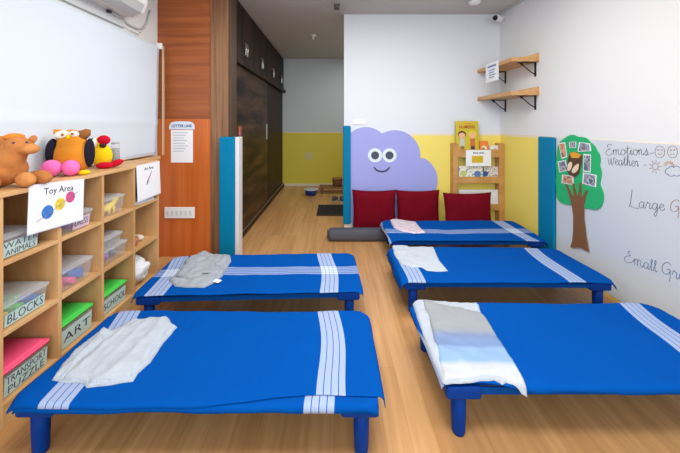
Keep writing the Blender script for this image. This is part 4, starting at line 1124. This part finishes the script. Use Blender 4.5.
# fluffy white towel on the near left cot
l0 = cp([(55, 362), (95, 300), (150, 235), (215, 185), (250, 158), (262, 150), (285, 138), (318, 150), (350, 130), (420, 92), (470, 85), (580, 82), (600, 110), (622, 122), (560, 190), (500, 280), (440, 330), (425, 362), (330, 378), (215, 392), (200, 372), (90, 370)], 40, 300, 4.533)
l1 = cp([(100, 365), (190, 270), (300, 190), (440, 100), (480, 96), (575, 100), (600, 120), (540, 200), (480, 285), (430, 330), (415, 355), (225, 386), (205, 368)], 40, 300, 4.533)
cloth('towel', 'fluffy white towel laid over the near left cot', 'towel', 0, [(l0, .010, .012, 2, 0), (l1, .010, .012, 5, 0)], 'towels and blankets on the cots', mats=[TW], ridges=[(floor_pt(*a, TOPZ), floor_pt(*b, TOPZ), w, h) for a, b, w, h in (((55, 379), (100, 345), .010, .010), ((64, 379), (104, 334), .008, .012), ((80, 372), (135, 322), .010, .008), ((100, 345), (108, 332), .02, .012), ((120, 370), (165, 322), .014, .005), ((96, 375), (150, 322), .012, .005))])
# crumpled grey blanket on the far left cot
l0 = cp([(255, 212), (268, 200), (300, 172), (325, 140), (335, 108), (400, 82), (480, 80), (578, 88), (582, 112), (535, 190), (490, 225), (440, 248), (350, 250), (285, 242)], 120, 240, 5.23)
l1 = cp([(290, 200), (330, 150), (340, 110), (410, 82), (500, 84), (572, 96), (570, 118), (520, 190), (440, 205), (360, 215)], 120, 240, 5.23)
l2 = cp([(335, 150), (360, 112), (420, 88), (470, 92), (500, 140), (490, 190), (400, 195)], 120, 240, 5.23)
TGR = pm('blanket_grey', srgb(156, 163, 172), .95, bump=.3, bscale=200, spec=.1)
bl2 = cloth('blanket', 'crumpled light grey blanket on the far left cot', 'blanket', 1, [(l0, .012, .022, 3, 0), (l1, .012, .026, 9, 0), (l2, .008, .022, 4, 0)], 'towels and blankets on the cots', mats=[TGR])
fx, fy = floor_pt(216.5, 283, TOPZ)
o = MB().box(-.028, .028, -.018, .018, 0, .002, .0005, M=Matrix.Rotation(-.4, 4, 'Z')).build('care_tag', PAPER, bl2, (fx, fy, cot_top(1, fx, fy) + .012)); o['label'] = 'white care tag'
# banded towel on the near right cot
l0 = cp([(36, 68), (48, 50), (75, 50), (90, 56), (222, 68), (232, 100), (246, 112), (350, 280), (360, 312), (345, 310), (305, 290), (290, 298), (265, 284), (130, 296), (118, 288), (70, 170)], 400, 280, 2.83)
l1 = cp([(62, 60), (112, 70), (232, 96), (248, 116), (350, 280), (358, 308), (300, 290), (250, 280), (124, 290), (106, 210), (84, 120)], 400, 280, 2.83)
A = floor_pt(420, 385, TOPZ); B = floor_pt(420, 302, TOPZ)
cloth('towel', 'folded grey, blue and white banded towel on the near right cot', 'towel', 2, [(l0, .010, .008, 6, 0), (l1, .009, .009, 8, 1)], 'towels and blankets on the cots', uvbox=(.40, .72, 1.19, 1.72, .05), mats=[TW, towel_band_mat()])
# thin white towel on the middle right cot
l0 = cp([(106, 162), (128, 154), (185, 168), (192, 182), (315, 184), (345, 248), (390, 300), (340, 304), (285, 300), (255, 286), (205, 288), (150, 264), (122, 222)], 370, 210, 4.98)
cloth('towel', 'thin plain white towel on the middle right cot', 'towel', 3, [(l0, .008, .008, 7, 0)], 'towels and blankets on the cots', mats=[TP])
# pinkish printed cloth on the far right cot
l0 = cp([(100, 52), (140, 46), (228, 58), (250, 88), (276, 116), (215, 118), (160, 106), (118, 88)], 370, 210, 4.98)
cloth('towel', 'small pink and white printed cloth on the far right cot', 'towel', 4, [(l0, .010, .006, 12, 0)], 'towels and blankets on the cots', mats=[picture_mat('pink_print', [(226, 160, 190), (214, 196, 206), (204, 208, 212), (222, 222, 226), (236, 190, 206)], 26)])
